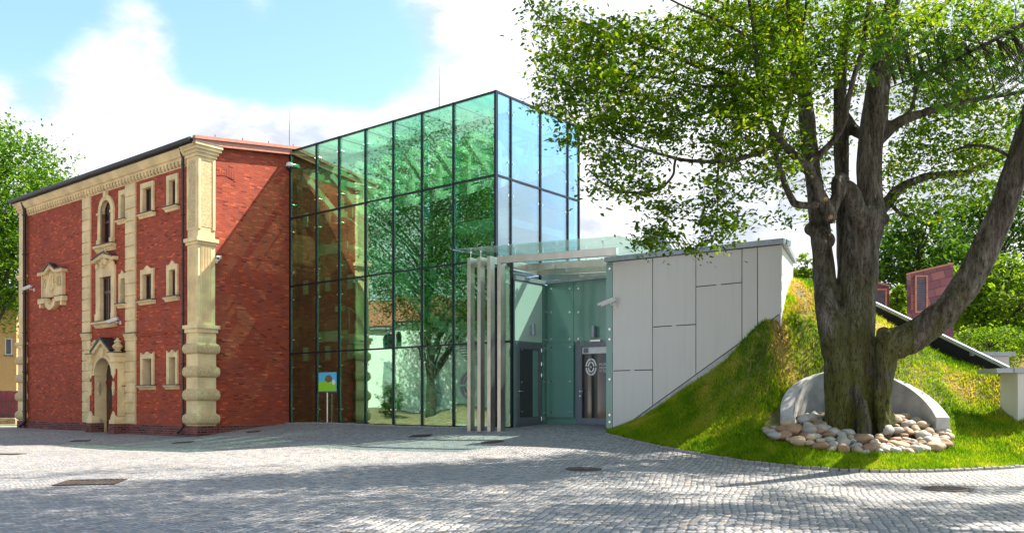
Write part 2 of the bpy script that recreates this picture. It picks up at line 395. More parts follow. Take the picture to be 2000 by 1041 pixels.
# ---------------------------------------------------------------- paving: one sheet to the horizon
def axis(lo, hi, step, far): 
    a = list(np.arange(lo, hi+step, step)); s = step
    while a[-1] < far: s *= 1.5; a.append(a[-1]+s)
    s = step
    while a[0] > -far: s *= 1.5; a.insert(0, a[0]-s)
    return np.array(a)
gxs = axis(-32, 16, .5, 900); gys = axis(-4, 50, .5, 900)
XX, YY = np.meshgrid(gxs, gys); ZZ = gz(XX, YY)
def gridmesh(name, X, Y, Z, mat, smooth=True):
    ny, nx = X.shape; me = D.meshes.new(name)
    vs = np.stack([X, Y, Z], -1).reshape(-1, 3)
    idx = np.arange(nx*ny).reshape(ny, nx)
    fs = np.stack([idx[:-1,:-1], idx[:-1,1:], idx[1:,1:], idx[1:,:-1]], -1).reshape(-1, 4)
    me.from_pydata(vs.tolist(), [], fs.tolist()); me.materials.append(MAT[mat])
    me.polygons.foreach_set('use_smooth', [smooth]*len(fs))
    o = D.objects.new(name, me); scene.collection.objects.link(o); return o
tag(gridmesh('plaza', XX, YY, ZZ, 'cobbles'), kind='structure')

# ---------------------------------------------------------------- brick building
FV = -3.77                      # plane of the brick front
GZ = 0.12                       # lowest masonry
bb = empty('brick_building', (J.x, J.y, 0), ANG, 'three storey red brick building with beige stucco trim beside the glass hall', 'building')
UL = Uof(42, FV)                # left end of the front
HB = 8.3                        # back of the building (v)
def zc(px, py): return Zf(px, py, FV)
z_corn = zc(362, 319); z_top = zc(362, 293)
# window data in photo pixels: x0,x1 outer surround, x0,x1 opening, z levels shared by a row
rows = {'top': dict(zt=zc(290, 356.5), zo=zc(290, 366), zs=zc(290, 416)), 'mid': dict(zt=zc(289, 526), zo=zc(289, 535), zs=zc(289, 586)), 'low': dict(zt=zc(289, 692), zo=zc(289, 700), zs=zc(289, 752))}
colsX = [(234, 249.5, 237.5, 248), (276.5, 302, 280.5, 298), (327.5, 349, 332, 345)]
openings = []   # u0,u1,z0,z1 holes in the front wall
wins = []
for rn, rw in rows.items():
    for ci, (a, b, c, d) in enumerate(colsX):
        u0, u1, o0, o1 = Uof(a, FV), Uof(b, FV), Uof(c, FV), Uof(d, FV)
        if ci == 0: u1 = Uof(247, FV); o1 = u1-.02
        wins.append((rn, ci, u0, u1, o0, o1, rw['zo'], rw['zt'], rw['zs']))
        openings.append((o0, o1, rw['zs'], rw['zo']))
tallA = dict(u0=Uof(193.5, FV), u1=Uof(223.5, FV), o0=Uof(199.5, FV), o1=Uof(219.5, FV), zs=zc(208, 478), zt=zc(208, 382), zo=zc(208, 392))
tallM = dict(u0=Uof(190.5, FV), u1=Uof(227, FV), o0=Uof(198, FV), o1=Uof(220, FV), zs=zc(208, 627), zt=zc(208, 520), zo=zc(208, 541))
_pf = FV-.46; _pc = (Uof(179, _pf)+Uof(215.5, _pf))/2; _pr = (Uof(215.5, _pf)-Uof(179, _pf))/2-.05
port = dict(o0=_pc-_pr, o1=_pc+_pr)
for q in (tallA, tallM): openings.append((q['o0'], q['o1'], q['zs'], q['zo']))
pz0 = zc(210, 838); pz1 = zc(210, 700)
openings.append((port['o0'], port['o1'], pz0-.4, pz1))
def holed_wall(m, u0, u1, z0, z1, holes, v0, v1):
    us = sorted({u0, u1, *[h[0] for h in holes], *[h[1] for h in holes]}); zs = sorted({z0, z1, *[h[2] for h in holes if h[2] > z0], *[h[3] for h in holes]})
    for a, b in zip(us, us[1:]):
        run = None
        for c, d in zip(zs, zs[1:]):
            cu, cz = (a+b)/2, (c+d)/2
            if any(h[0] < cu < h[1] and h[2] < cz < h[3] for h in holes):
                if run: m.add(*quad_front(a, b, run[0], run[1], v0)); run = None
            else: run = (run[0], d) if run else (c, d)
        if run: m.add(*quad_front(a, b, run[0], run[1], v0))
    for (a, b, c, d) in holes:     # reveals
        c = max(c, z0)
        m.add([(a,v0,c),(a,v1,c),(a,v1,d),(a,v0,d)], [(0,1,2,3)]); m.add([(b,v0,c),(b,v0,d),(b,v1,d),(b,v1,c)], [(0,1,2,3)])
        m.add([(a,v0,d),(a,v1,d),(b,v1,d),(b,v0,d)], [(0,1,2,3)]); m.add([(a,v0,c),(b,v0,c),(b,v1,c),(a,v1,c)], [(0,1,2,3)])
def quad_front(a, b, c, d, v): return [(a,v,c),(b,v,c),(b,v,d),(a,v,d)], [(0,1,2,3)]
slope = math.tan(R(7.6))
zr = lambda v: z_top+.02+(v-FV)*slope        # underside of the roof along the side wall
wl = M()
holed_wall(wl, UL, 0, GZ, z_top+.02, openings, FV, FV+.45)
# side wall (u = 0) with three window holes inside the glass hall
sidew = [(Vof(578, 0), Vof(616, 0), zz0, zz1) for zz0, zz1 in ((Zof(826, 0, .9), Zof(700, 0, .9)), (Zof(622, 0, .9), Zof(528, 0, .9)), (Zof(462, 0, .9), Zof(370, 0, .9)))]
vs_ = sorted({FV, HB, *[h[0] for h in sidew], *[h[1] for h in sidew]})
for a, b in zip(vs_, vs_[1:]):
    hs = sorted([h for h in sidew if h[0] <= a+1e-6 and h[1] >= b-1e-6], key=lambda h: h[2])
    z = GZ
    for h in hs:
        if h[2] > z: wl.add([(0,a,z),(0,b,z),(0,b,h[2]),(0,a,h[2])], [(0,1,2,3)])
        z = h[3]
    wl.add([(0,a,z),(0,b,z),(0,b,zr(b)),(0,a,zr(a))], [(0,1,2,3)])
for (a, b, c, d) in sidew:
    for p in ([(0,a,c),(-.3,a,c),(-.3,a,d),(0,a,d)], [(0,b,c),(0,b,d),(-.3,b,d),(-.3,b,c)], [(0,a,d),(-.3,a,d),(-.3,b,d),(0,b,d)], [(0,a,c),(0,b,c),(-.3,b,c),(-.3,a,c)]): wl.add(p, [(0,1,2,3)])
wl.add([(UL,FV,GZ),(UL,FV,zr(FV)),(UL,HB,zr(HB)),(UL,HB,GZ)], [(0,1,2,3)])
wl.add([(UL,HB,GZ),(UL,HB,zr(HB)),(0,HB,zr(HB)),(0,HB,GZ)], [(0,1,2,3)])
wl.build('wall', 'brick', bb, recalc=False)
# dark interior behind the windows
# plinth
ppr = Uof(178, FV), Uof(232, FV)
zp = zc(364, 831)
for b_ in ((UL, ppr[0], FV-.07, FV+.05, zp), (ppr[1], -.02, FV-.07, FV+.05, zp), (-.05, .07, FV+.7, -.01, zp+.004)):
    pl = M(); pl.box(*b_[:4], GZ-.1, b_[4]); pl.build('plinth', 'plinth_brick', bb, bevel=.012)
zst = zc(362, 646)
m = M(); m.box(UL+.05, -.65, FV-.035, FV+.02, zst-.05, zst+.02); m.box(UL+.05, -.65, FV-.055, FV+.02, zst+.0201, zst+.045); m.build('string_course', 'brick', bb)
# relieving arches of upright bricks on the side wall
for (px, py, wpx) in ((437, 345, 48), (462, 548, 88), (492, 716, 78)):
    v0, v1 = Vof(px-wpx*.5, 0), Vof(px+wpx*.5, 0); zc_ = Zof(py, 0, (v0+v1)/2); m = M(); n = max(6, int((v1-v0)/.09))
    for i in range(n):
        a = v0+(v1-v0)*i/n; t = (i+.5)/n*2-1; dz = .16*(1-t*t)
        m.box(-.02, .014, a+.006, a+(v1-v0)/n-.006, zc_-.13+dz, zc_+.13+dz)
    m.build('soldier_arch', 'brick', bb)
# cornice with dentils, gutter and roof
m = M()
zd = z_corn; 
prof = [(.02, zd+.1), (.10, zd+.1), (.10, zd+.2), (.16, zd+.2), (.26, zd+.36), (.26, z_top), (.02, z_top)]
m.prism([(FV-a, z) for a, z in prof], UL-.02, -.60, 'x')
n = 58
for i in range(n):
    a = UL+.1+(-.75-UL)*i/n; m.box(a, a+.13, FV-.10, FV+.01, zd-.03, zd+.0995)
    m.box(a+.02, a+.11, FV-.07, FV+.01, zd-.09, zd-.0301)
m.box(UL, -.6, FV-.03, FV+.01, zd-.13, zd-.0905)
m.build('cornice', 'stucco', bb)
m = M(); gzz = z_top+.085
m.tube([(UL-.35, FV-.36, gzz+.04), (.05, FV-.36, gzz+.04)], .085, 10)
m.box(UL-.35, .04, FV-.30, FV+.1, z_top+.012, z_top+.075)
m.build('gutter', 'dark_metal', bb, smooth=False)
rf = M(); t0 = .10
def rz(v, o): return z_top+.11+(v-FV)*slope+o
rf.prism([(FV-.32, rz(FV-.32, 0)), (HB+.4, rz(HB+.4, 0)), (HB+.4, rz(HB+.4, .10)), (FV-.32, rz(FV-.32, .10))], UL-.35, .12, 'x')
roof = rf.build('roof', 'dark_metal', bb)
m = M()
m.prism([(FV-.30, rz(FV-.3, -.14)), (HB+.4, rz(HB+.4, -.14)), (HB+.4, rz(HB+.4, .05)), (FV-.3, rz(FV-.3, .05))], .125, .20, 'x')
m.prism([(FV-.30, rz(FV-.3, .06)), (HB+.4, rz(HB+.4, .06)), (HB+.4, rz(HB+.4, .17)), (FV-.3, rz(FV-.3, .17))], .09, .26, 'x')
for k in range(7): m.tube([(.2, FV+.5+k*1.1, rz(FV+.5+k*1.1, .17)), (.2, FV+.5+k*1.1, rz(FV+.5+k*1.1, .26))], .022, 6)
m.build('verge_fascia', 'copper_trim', roof)

# pilaster strips of stucco blocks
def pil(px0, px1):
    u0, u1 = Uof(px0, FV), Uof(px1, FV); m = M(); z = zp+.002; k = 0
    zl = zc((px0+px1)/2, 651)
    cuts = list(np.linspace(zp, zl-.28, 9))+list(np.linspace(zl, zd-.14, 13))
    for a, b in zip(cuts, cuts[1:]):
        if abs(a-(zl-.28)) < 1e-6: continue
        m.box(u0, u1, FV-.07, FV+.03, a+.02, b-.02)
        if a < zl-.3:
            k += 1
            if k % 2 == 1: m.prism(arc((u0+u1)/2, (a+b)/2, (u1-u0)*.40, (b-a)*.36, 0, 342, 19), FV-.085, FV-.06)
    m.box(u0+.012, u1-.012, FV-.03, FV+.03, zp, zd-.14)
    m.prism([(FV+.02, zl-.28), (FV-.07, zl-.28), (FV-.07, zl-.2), (FV-.14, zl-.06), (FV-.14, zl-.01), (FV+.02, zl-.01)], u0-.04, u1+.04, 'x')
    p = m.build('pilaster', 'stucco', bb, bevel=.008)
    m = M(); m.box(u0-.06, u1+.06, FV-.17, FV+.02, zl-.008, zl+.018); m.build('flashing', 'dark_metal', p)
pil(163.5, 178.5); pil(247.5, 266.5)

# corner piers
def zp_(py): return Zof(py, .06, FV-.08)
def pier(u0, u1, v0, v1, panels):
    m = M(); Z = [zp_(y) for y in (279, 305, 447, 463, 476, 633.6, 648.6, 669, 691, 714, 737, 759, 783, 807, 831)]
    m.k = 0
    def stack(z0, z1, o): m.box(u0-o, u1+o, v0-o, v1+o, z0, z1)
    stack(Z[1], Z[0]-.30, .002)
    for k, o in enumerate((.05, .10, .16, .20)): stack(Z[1]+.02+k*.11+.001, Z[1]+.02+(k+1)*.11, o)
    stack(Z[2]-.001, Z[1], 0); stack(Z[3], Z[2]-.002, 0.0); stack(Z[4]+.10, Z[3], .10); stack(Z[4], Z[4]+.099, .05)
    stack(Z[5], Z[4]-.001, 0.005)
    stack(Z[6]+.14, Z[5], .13); stack(Z[6], Z[6]+.139, .08)
    stack(zp, Z[6]-.001, .03)
    if panels:
        # raised frames round a sunk rough panel on both faces, flutes below
        for (a0, a1, ax) in ((u0, u1, 'f'), (v0, v1, 's')):
            w_ = a1-a0
            for (p, q, r_, s_) in ((a0+.0, a0+.11, Z[2]+.02, Z[1]-.01), (a1-.11, a1, Z[2]+.02, Z[1]-.01)):
                if ax == 'f': m.box(p, q, v0-.035, v0+.01, r_, s_)
                else: m.box(u1-.01, u1+.035, p, q, r_, s_)
            nf = 7
            for k in range(nf):
                p = a0+.12+(w_-.24)*k/nf; q = p+(w_-.24)/nf*.55
                if ax == 'f': m.box(p, q, v0-.03, v0-.004, Z[5]+.14, Z[4]-.08)
                else: m.box(u1+.004, u1+.03, p, q, Z[5]+.14, Z[4]-.08)
    p = m.build('corner_pier', 'stucco', bb, bevel=.01)
    for (za, zb) in ((Z[8], Z[7]), (Z[10], Z[9]), (Z[12], Z[11]), (Z[14]+.02, Z[13])):
        m = M(); steps = 6
        pr = [(.03+.10*math.sin(math.pi*i/steps)**.42, za+(zb-za)*i/steps) for i in range(steps+1)]
        for (oa, z0), (ob, z1) in zip(pr, pr[1:]):
            A = [(u0-oa, v0-oa, z0), (u1+oa, v0-oa, z0), (u1+oa, v1+oa, z0), (u0-oa, v1+oa, z0)]; Bq = [(u0-ob, v0-ob, z1), (u1+ob, v0-ob, z1), (u1+ob, v1+ob, z1), (u0-ob, v1+ob, z1)]
            m.add(A+Bq, [(i, (i+1)%4, (i+1)%4+4, i+4) for i in range(4)])
        m.build('rustic_boss', 'stucco_rough', p)
    if panels:
        m = M(); m.box(u0+.13, u1-.13, v0-.012, v0+.01, Z[2]+.10, Z[1]-.09); m.build('rough_panel', 'stucco_rough', p)
        m = M(); m.box(u1-.01, u1+.012, v0+.13, v1-.13, Z[2]+.10, Z[1]-.09); m.build('rough_panel', 'stucco_rough', p)
    m = M(); m.box(u0-.06, u1+.06, v0-.06, v1+.06, GZ-.15, zp-.003); m.build('pier_plinth', 'plinth_brick', p)
    m = M(); zt = Z[1]+.02+.44
    m.add([(u0-.22,v0-.22,zt+.005),(u1+.22,v0-.22,zt+.005),(u1+.22,v1+.22,zt+.005),(u0-.22,v1+.22,zt+.005),(u0+.05,v0+.15,zt+.13),(u1-.05,v0+.15,zt+.13),(u1-.05,v1,zt+.13),(u0+.05,v1,zt+.13)], [(0,1,5,4),(1,2,6,5),(2,3,7,6),(3,0,4,7),(4,5,6,7),(0,3,2,1)])
    m.build('cap_flashing', 'zinc', p)
pier(-.60, .06, FV-.08, FV+.58, True)
pier(UL-.08, Uof(52, FV)+.02, FV-.08, FV+.35, False)

# windows
def sill(m, u0, u1, z, pr=.16, h=.17):
    m.prism([(FV+.02, z-h), (FV-.05, z-h), (FV-pr*.6, z-h*.55), (FV-pr, z-h*.4), (FV-pr, z-.02), (FV+.02, z-.02)], u0-.08, u1+.08, 'x')
def glazing(par, o0, o1, z0, z1, dep, cross=0, mid=True):
    m = M(); b = .07; v = FV+dep
    m.ring([(o0, z0), (o1, z0), (o1, z1), (o0, z1)], [(o0+b, z0+b), (o1-b, z0+b), (o1-b, z1-b), (o0+b, z1-b)], v, v+.06)
    if mid: m.box((o0+o1)/2-.04, (o0+o1)/2+.04, v-.01, v+.055, z0+b, z1-b)
    if cross: m.box(o0+b, o1-b, v-.02, v+.05, cross-.05, cross+.05)
    s = m.build('sash', 'sash', par)
    m = M(); m.box(o0+.02, o1-.02, v+.03, v+.04, z0+.02, z1-.02); m.build('pane', 'window_glass', s)
for rn, ci, u0, u1, o0, o1, zo, zt, zs in wins:
    m = M(); um = (u0+u1)/2; dep = {'top': .10, 'mid': .10, 'low': .26}[rn]
    inn = [(o0, zs), (o1, zs), (o1, zo), (um, zo), (o0, zo)]
    def fr(out, a, b): m.ring(out, inn, a, b)
    pk = {'top': 0, 'mid': .13, 'low': .10}[rn]
    fr([(u0, zs), (u1, zs), (u1, zt), (um, zt+.001), (u0, zt)], FV-.06, FV+.01)
    if pk:
        n = 12; top = [(u0, zt+.002), (u1, zt+.002)]
        crest = []
        for i in range(n+1):
            t = 1-2*i/n; x = um+(u1-u0)/2*t
            yv = pk*max(0, 1-abs(t)*2.2)**.8 + (.0 if rn == 'mid' else pk*.75*max(0, abs(t)-.78)/.22)
            crest.append((x, zt+.004+yv))
        m.prism(top+crest, FV-.06, FV+.01)
    for (a, b) in ((o0-.001, o0+.012), (o1-.012, o1+.001)): m.box(a, b, FV-.055, FV+dep, zs, zo)
    m.box(o0+.013, o1-.013, FV-.055, FV+dep, zo-.012, zo+.001)
    sill(m, u0, u1, zs)
    wn = m.build('window', 'stucco', bb, bevel=.006)
    m = M(); m.box(u0-.10, u1+.10, FV-.19, FV+dep, zs-.019, zs+.006); m.build('sill_flashing', 'dark_metal', wn)
    glazing(wn, o0+.013, o1-.013, zs+.007, zo-.013, dep, mid=False)
# tall arched window of the top storey
q = tallA; um = (q['o0']+q['o1'])/2; ri = (q['o1']-q['o0'])/2; zsp = q['zo']-ri*1.15; ro = (q['u1']-q['u0'])/2
m = M()
inn = [(q['o0'], q['zs'])]+[(x, y) for x, y in arc(um, zsp, ri, ri*1.15, 180, 0, 16)]+[(q['o1'], q['zs'])]
out = [(q['u0'], q['zs'])]+[(x, y) for x, y in arc(um, zsp, ro, q['zt']-zsp, 180, 0, 16)]+[(q['u1'], q['zs'])]
for i in range(len(inn)-1):
    m.prism([out[i], out[i+1], inn[i+1], inn[i]], FV-.08, FV+.012)
    a, b = inn[i], inn[i+1]; m.add([(a[0], FV-.08, a[1]), (b[0], FV-.08, b[1]), (b[0], FV+.11, b[1]), (a[0], FV+.11, a[1])], [(0,1,2,3)])
# fill the square corners of the hole behind the arch
for sgn in (0, 1):
    pts = arc(um, zsp, ri, ri*1.15, 180, 90, 10) if sgn == 0 else arc(um, zsp, ri, ri*1.15, 0, 90, 10)
    xc = q['o0'] if sgn == 0 else q['o1']; m.prism([(xc, q['zo']+.01)]+pts, FV+.0125, FV+.1)
m.box(um-.1, um+.1, FV-.13, FV, q['zt']-.12, q['zt']+.14)
for xx in (q['u0'], q['u1']-.16): m.box(xx-.03, xx+.19, FV-.11, FV, zsp-.06, zsp+.03)
for xx in (q['u0'], q['u1']-.2): m.box(xx-.03, xx+.23, FV-.11, FV, q['zs'], q['zs']+.22)
sill(m, q['u0']-.05, q['u1']+.05, q['zs'], .2, .28)
wn = m.build('arched_window', 'stucco', bb, bevel=.006)
glazing(wn, q['o0'], q['o1'], q['zs'], q['zo'], .10, cross=zsp-.35)
m = M(); m.box(q['u0']-.14, q['u1']+.14, FV-.23, FV+.28, q['zs']-.018, q['zs']+.005); m.build('sill_flashing', 'dark_metal', wn)
# tall window of the middle storey with a little gable
q = tallM; um = (q['o0']+q['o1'])/2; m = M()
m.ring([(q['u0'], q['zs']), (q['u1'], q['zs']), (q['u1'], q['zt']), (q['u0'], q['zt'])], [(q['o0'], q['zs']), (q['o1'], q['zs']), (q['o1'], q['zo']), (q['o0'], q['zo'])], FV-.08, FV+.012)
for (a, b) in ((q['o0']-.001, q['o0']+.012), (q['o1']-.012, q['o1']+.001)): m.box(a, b, FV-.075, FV+.28, q['zs'], q['zo'])
zg = zc(208, 494); w2 = (q['u1']-q['u0'])/2
m.prism([(um-w2*.82, q['zt']+.002), (um+w2*.82, q['zt']+.002), (um+w2*.80, q['zt']+.36), (um, zg-.16), (um-w2*.80, q['zt']+.36)], FV-.06, FV+.012)
for s_ in (-1, 1):
    m.strip([(um, zg-.05), (um+w2*1.05, q['zt']+.30)] if s_ == 1 else [(um-w2*1.05, q['zt']+.30), (um, zg-.05)], FV-.20, FV+.012, -.14, .0)
    m.box(um+s_*w2*1.02-.14, um+s_*w2*1.02+.14, FV-.20, FV, q['zt']+.16, q['zt']+.29)
    m.prism(arc(um+s_*w2*.86, q['zt']+.02, .12, .12, 0, 342, 19), FV-.11, FV-.07)
    m.box(q['u0']-.03 if s_ < 0 else q['u1']-.25, q['u0']+.25 if s_ < 0 else q['u1']+.03, FV-.11, FV, q['zs'], q['zs']+.3)
rng = random.Random(4)
for k in range(26):   # carved ornament
    a = rng.uniform(0, 6.28); r_ = rng.uniform(0, 1)**.5; m.prism(arc(um+.26*r_*math.cos(a), q['zt']+.34+.42*r_*math.sin(a), .07, .07, 0, 300, 5), FV-.07-rng.uniform(.03, .12), FV-.055)
sill(m, q['u0'], q['u1'], q['zs'], .22, .26)
wn = m.build('gabled_window', 'stucco', bb, bevel=.005)
glazing(wn, q['o0']+.013, q['o1']-.013, q['zs'], q['zo'], .08, cross=q['zs']+(q['zo']-q['zs'])*.66)
m = M()
for s_ in (-1, 1): m.strip([(um-w2*1.12, q['zt']+.29), (um, zg-.03)] if s_ < 0 else [(um, zg-.03), (um+w2*1.12, q['zt']+.29)], FV-.24, FV+.01, -.015, .035)
m.box(q['u0']-.12, q['u1']+.12, FV-.25, FV+.28, q['zs']-.018, q['zs']+.004)
m.build('gable_flashing', 'dark_metal', wn)
# inner side windows seen through the hall
for (a, b, c, d) in sidew:
    m = M(); m.ring([(a, c), (b, c), (b, d), (a, d)], [(a+.1, c+.1), (b-.1, c+.1), (b-.1, d-.1), (a+.1, d-.1)], -.30, -.24, 'x'); m.box(-.30, -.24, (a+b)/2-.05, (a+b)/2+.05, c+.1, d-.1)
    s = m.build('side_window', 'sash', bb); m = M(); m.box(-.285, -.27, a+.02, b-.02, c+.02, d-.02); m.build('pane', 'window_glass', s)

# portal
PF = FV-.46
uL0, uL1, uR0, uR1 = Uof(171.5, PF), Uof(179, PF), Uof(215.5, PF), Uof(223.5, PF)
um = (uL1+uR0)/2; ri = (uR0-uL1)/2-.05; pz1 = zc(205, 701)+.0
o0, o1 = port['o0'], port['o1']
zcap = Zf(223, 688, PF); zap = Zf(203, 660, PF); zsp = pz1-ri*.95
m = M()
op = [(um-ri, zp+.0), (um-ri, zsp)]+arc(um, zsp, ri, pz1-zsp, 180, 0, 18)[1:-1]+[(um+ri, zsp), (um+ri, zp)]
# spandrel over the arch up to the gable
top = [(uL1+.001, zcap-.30), (uL1+.001, zcap+.02), (um, zap-.14), (uR0-.001, zcap+.02), (uR0-.001, zcap-.30)]
ar = [q for q in op[1:-1]]
def pick(i): t = i/(len(ar)-1); k = t*(len(top)-1); j = min(int(k), len(top)-2); f = k-j; return (top[j][0]*(1-f)+top[j+1][0]*f, top[j][1]*(1-f)+top[j+1][1]*f)
top2 = [(uL1+.001, zsp), ]+[pick(i) for i in range(1, len(ar)-1)]+[(uR0-.001, zsp)]
for i in range(len(ar)-1): m.prism([top2[i], top2[i+1], ar[i+1], ar[i]], PF+.10, PF+.30)
for i in range(len(op)-1):      # deep arched reveal
    p, q = op[i], op[i+1]; m.add([(p[0], PF+.29, p[1]), (q[0], PF+.29, q[1]), (q[0], FV+.10, q[1]), (p[0], FV+.10, p[1])], [(0,1,2,3)])
ring_o = arc(um, zsp, ri+.12, pz1-zsp+.12, 180, 0, 18); ring_i = arc(um, zsp, ri+.004, pz1-zsp+.004, 180, 0, 18)
for i in range(18): m.prism([ring_o[i], ring_o[i+1], ring_i[i+1], ring_i[i]], PF+.05, PF+.099)
m.prism([(um-.09, pz1+.01), (um+.09, pz1+.01), (um+.15, pz1+.36), (um-.15, pz1+.36)], PF+.0, PF+.098)
for s_ in (-1, 1):
    k = [(um, zap-.02), ((uL1 if s_ < 0 else uR0)+s_*.02, zcap+.06)]; m.strip(k[::-1] if s_ < 0 else k, PF-.03, PF+.30, -.14, 0)
pt = m.build('portal', 'stucco', bb, bevel=.006)
for (a, b) in ((uL0, uL1), (uR0, uR1)):
    x = (a+b)/2
    m = M(); m.box(a+.02, b-.02, PF+.06, FV+.02, zp+.3, zcap-.5); pr_ = m.build('portal_pier', 'brick', pt)
    m = M()
    m.box(a-.06, b+.06, PF-.06, FV, zcap-.12, zcap); m.box(a-.02, b+.02, PF-.02, FV, zcap-.30, zcap-.1201); m.box(a-.04, b+.04, PF-.04, FV, zcap-.36, zcap-.3001); m.box(a, b, PF+.01, FV, zcap-.62, zcap-.3601)
    m.prism([(a+.03, zcap-.80), (x, zcap-.98), (b-.03, zcap-.80), (b-.03, zcap-.6201), (a+.03, zcap-.6201)], PF+.02, PF+.2)
    for q in range(5): m.prism(arc(x, (zp+zcap)/2+(q-2)*.10, .10-.025*abs(q-2), .07, 0, 324, 9), PF+.01, PF+.065)
    m.box(b-.019, b+.012, PF+.12, FV, zp+.3, zcap-.6202)
    for q in range(5): y_ = (PF+.12+FV)/2; m.prism([(y_+p_[0], p_[1]) for p_ in arc(0, (zp+zcap)/2+(q-2)*.10, .12-.03*abs(q-2), .07, 0, 324, 9)], b+.0, b+.05, 'x')
    m.box(a-.05, b+.05, PF-.03, FV, zp+.012, zp+.16); m.prism([(a-.02, zp+.1601), (b+.02, zp+.1601), (b-.02, zp+.30), (x, zp+.48), (a+.02, zp+.30)], PF+.0, FV)
    m.build('portal_pilaster', 'stucco', pt, bevel=.005)
    m = M(); m.box(a-.07, b+.07, PF-.05, FV-.01, GZ-.1, zp+.010); m.build('portal_plinth', 'plinth_brick', pt)
    k = zcap+.03; g_ = .56
    m = M(); m.lathe([(r_*g_, k+z_*g_) for r_, z_ in ((.26, 0), (.26, .08), (.15, .12), (.33, .30), (.34, .40), (.18, .58), (.18, .62), (.25, .68), (.22, .76), (.12, .82), (.08, .92), (.02, .98))], x, PF+.20, 20); m.build('urn', 'stucco_rough', pt, smooth=True)
    m = M(); m.box(a-.09, b+.09, PF-.09, FV, zcap+.001, zcap+.03); m.build('cap_flashing', 'dark_metal', pt)
m = M()
for s_ in (-1, 1):
    k = [(um, zap+.02), ((uL1 if s_ < 0 else uR0)+s_*.04, zcap+.08)]; m.strip(k[::-1] if s_ < 0 else k, PF-.07, FV, -.035, .035)
m.build('portal_roof', 'dark_metal', pt)
m = M()
for (a, b) in ((o0-.02, um-ri+.004), (um+ri-.004, o1+.02)):
    if b > a: m.box(a, b, FV-.02, FV+.10, GZ, pz1+.3)
if len(m.v): m.build('door_jamb', 'stucco', pt)
m = M(); m.box(um-ri-.1, um+ri+.1, FV+.102, FV+.20, GZ, pz1+.05)
m.box(um-ri, um+ri, FV+.07, FV+.1015, zsp-.30, zsp-.18)
for k in range(2):
    a = um-ri+.06+k*ri; m.box(a, a+ri-.12, FV+.085, FV+.1012, GZ+.25, GZ+.85)
dr = m.build('door', 'door_wood', bb)
m = M(); m.box(um-ri+.14, um+ri-.14, FV+.088, FV+.1008, GZ+1.05, zsp-.45); m.build('pane', 'window_glass', dr)
m = M(); m.box(um-ri+.1, um+ri-.1, FV+.088, FV+.1008, zsp-.1, pz1-.22); m.build('fanlight', 'window_glass', dr)

# plaque with the year
def zq(px, py): return Zf(px, py, FV)
pu = Uof(87, FV), Uof(128, FV); um = (pu[0]+pu[1])/2; w2 = (pu[1]-pu[0])/2
z0, z1, za = zq(107, 580), zq(107, 533), zq(107, 517)
m = M()
m.prism([(um-w2, z0), (um+w2, z0), (um+w2, z1), (um, za-.02), (um-w2, z1)], FV-.10, FV+.01)
m.box(um-w2-.001, um-w2+.1, FV-.14, FV, z0, z1); m.box(um+w2-.1, um+w2+.001, FV-.14, FV, z0, z1)
for s_ in (-1, 1):
    k = [(um+s_*w2*.52, z1+.08), (um, za)]; m.strip(k if s_ < 0 else k[::-1], FV-.24, FV, -.15, 0)
    m.box(um+s_*w2*.48, um+s_*w2*1.18, FV-.24, FV, z1-.06, z1+.08)
    m.box(um+s_*w2*.42, um+s_*w2*1.18, FV-.22, FV, z0-.24, z0-.03); m.box(um+s_*w2*1.0-.08, um+s_*w2*1.0+.08, FV-.2, FV, z0-.42, z0-.2401)
m.strip(arc(um, z0-.12, w2*.42, .34, 180, 360, 12), FV-.22, FV, -.10, .12)
m.ring(arc(um, (z0+z1)/2+.12, .17, .34, 0, 345, 23), arc(um, (z0+z1)/2+.12, .11, .26, 0, 345, 23), FV-.15, FV-.09)
rng = random.Random(2)
for k in range(18):
    a = 6.28*k/18; m.prism(arc(um+.20*math.cos(a), (z0+z1)/2+.12+.37*math.sin(a), .05, .05, 0, 300, 5), FV-.13-rng.uniform(0, .05), FV-.09)
pq = m.build('date_plaque', 'stucco', bb, bevel=.004)
for tx, dx in (('19', -.56), ('03', .52)):
    me = text_mesh(tx, .48, .02); me.materials.append(MAT['stucco_rough']); o = D.objects.new('numeral', me); scene.collection.objects.link(o); o.parent = pq
    bx = [v.co.x for v in me.vertices]; o.location = (um+dx*w2/.8-(min(bx)+max(bx))/2, FV-.105, (z0+z1)/2-.10); o.rotation_euler = (R(90), 0, 0); o.scale = (.85, 1.25, 1)
m = M()
for s_ in (-1, 1):
    k = [(um+s_*w2*.56, z1+.085), (um, za+.02)]; m.strip(k if s_ < 0 else k[::-1], FV-.28, FV, -.02, .035)
    m.box(um+s_*w2*.5, um+s_*w2*1.22, FV-.28, FV, z1+.081, z1+.11)
m.build('plaque_flashing', 'dark_metal', pq)
for s_ in (-1, 1):
    m = M(); m.box(um+s_*w2*.44, um+s_*w2*1.2, FV-.25, FV, z0-.029, z0-.005); m.build('plaque_flashing', 'dark_metal', pq)
# rainwater pipes
def pipe(u, r):
    m = M(); v = FV-.14
    m.tube([(u, v-.1, z_top), (u, v, z_top-.35), (u, v, zp+.3), (u, v, zp), (u, v-.1, zp-.15), (u, v-.22, zp-.24)], r, 10)
    for zz in np.linspace(zp+.4, z_top-.6, 6): m.tube([(u, v, zz), (u, v, zz+.05)], r*1.35, 10)
    m.build('downpipe', 'downpipe_brown', bb, smooth=True)
pipe(Uof(54.5, FV), .075); pipe(-.80, .05)
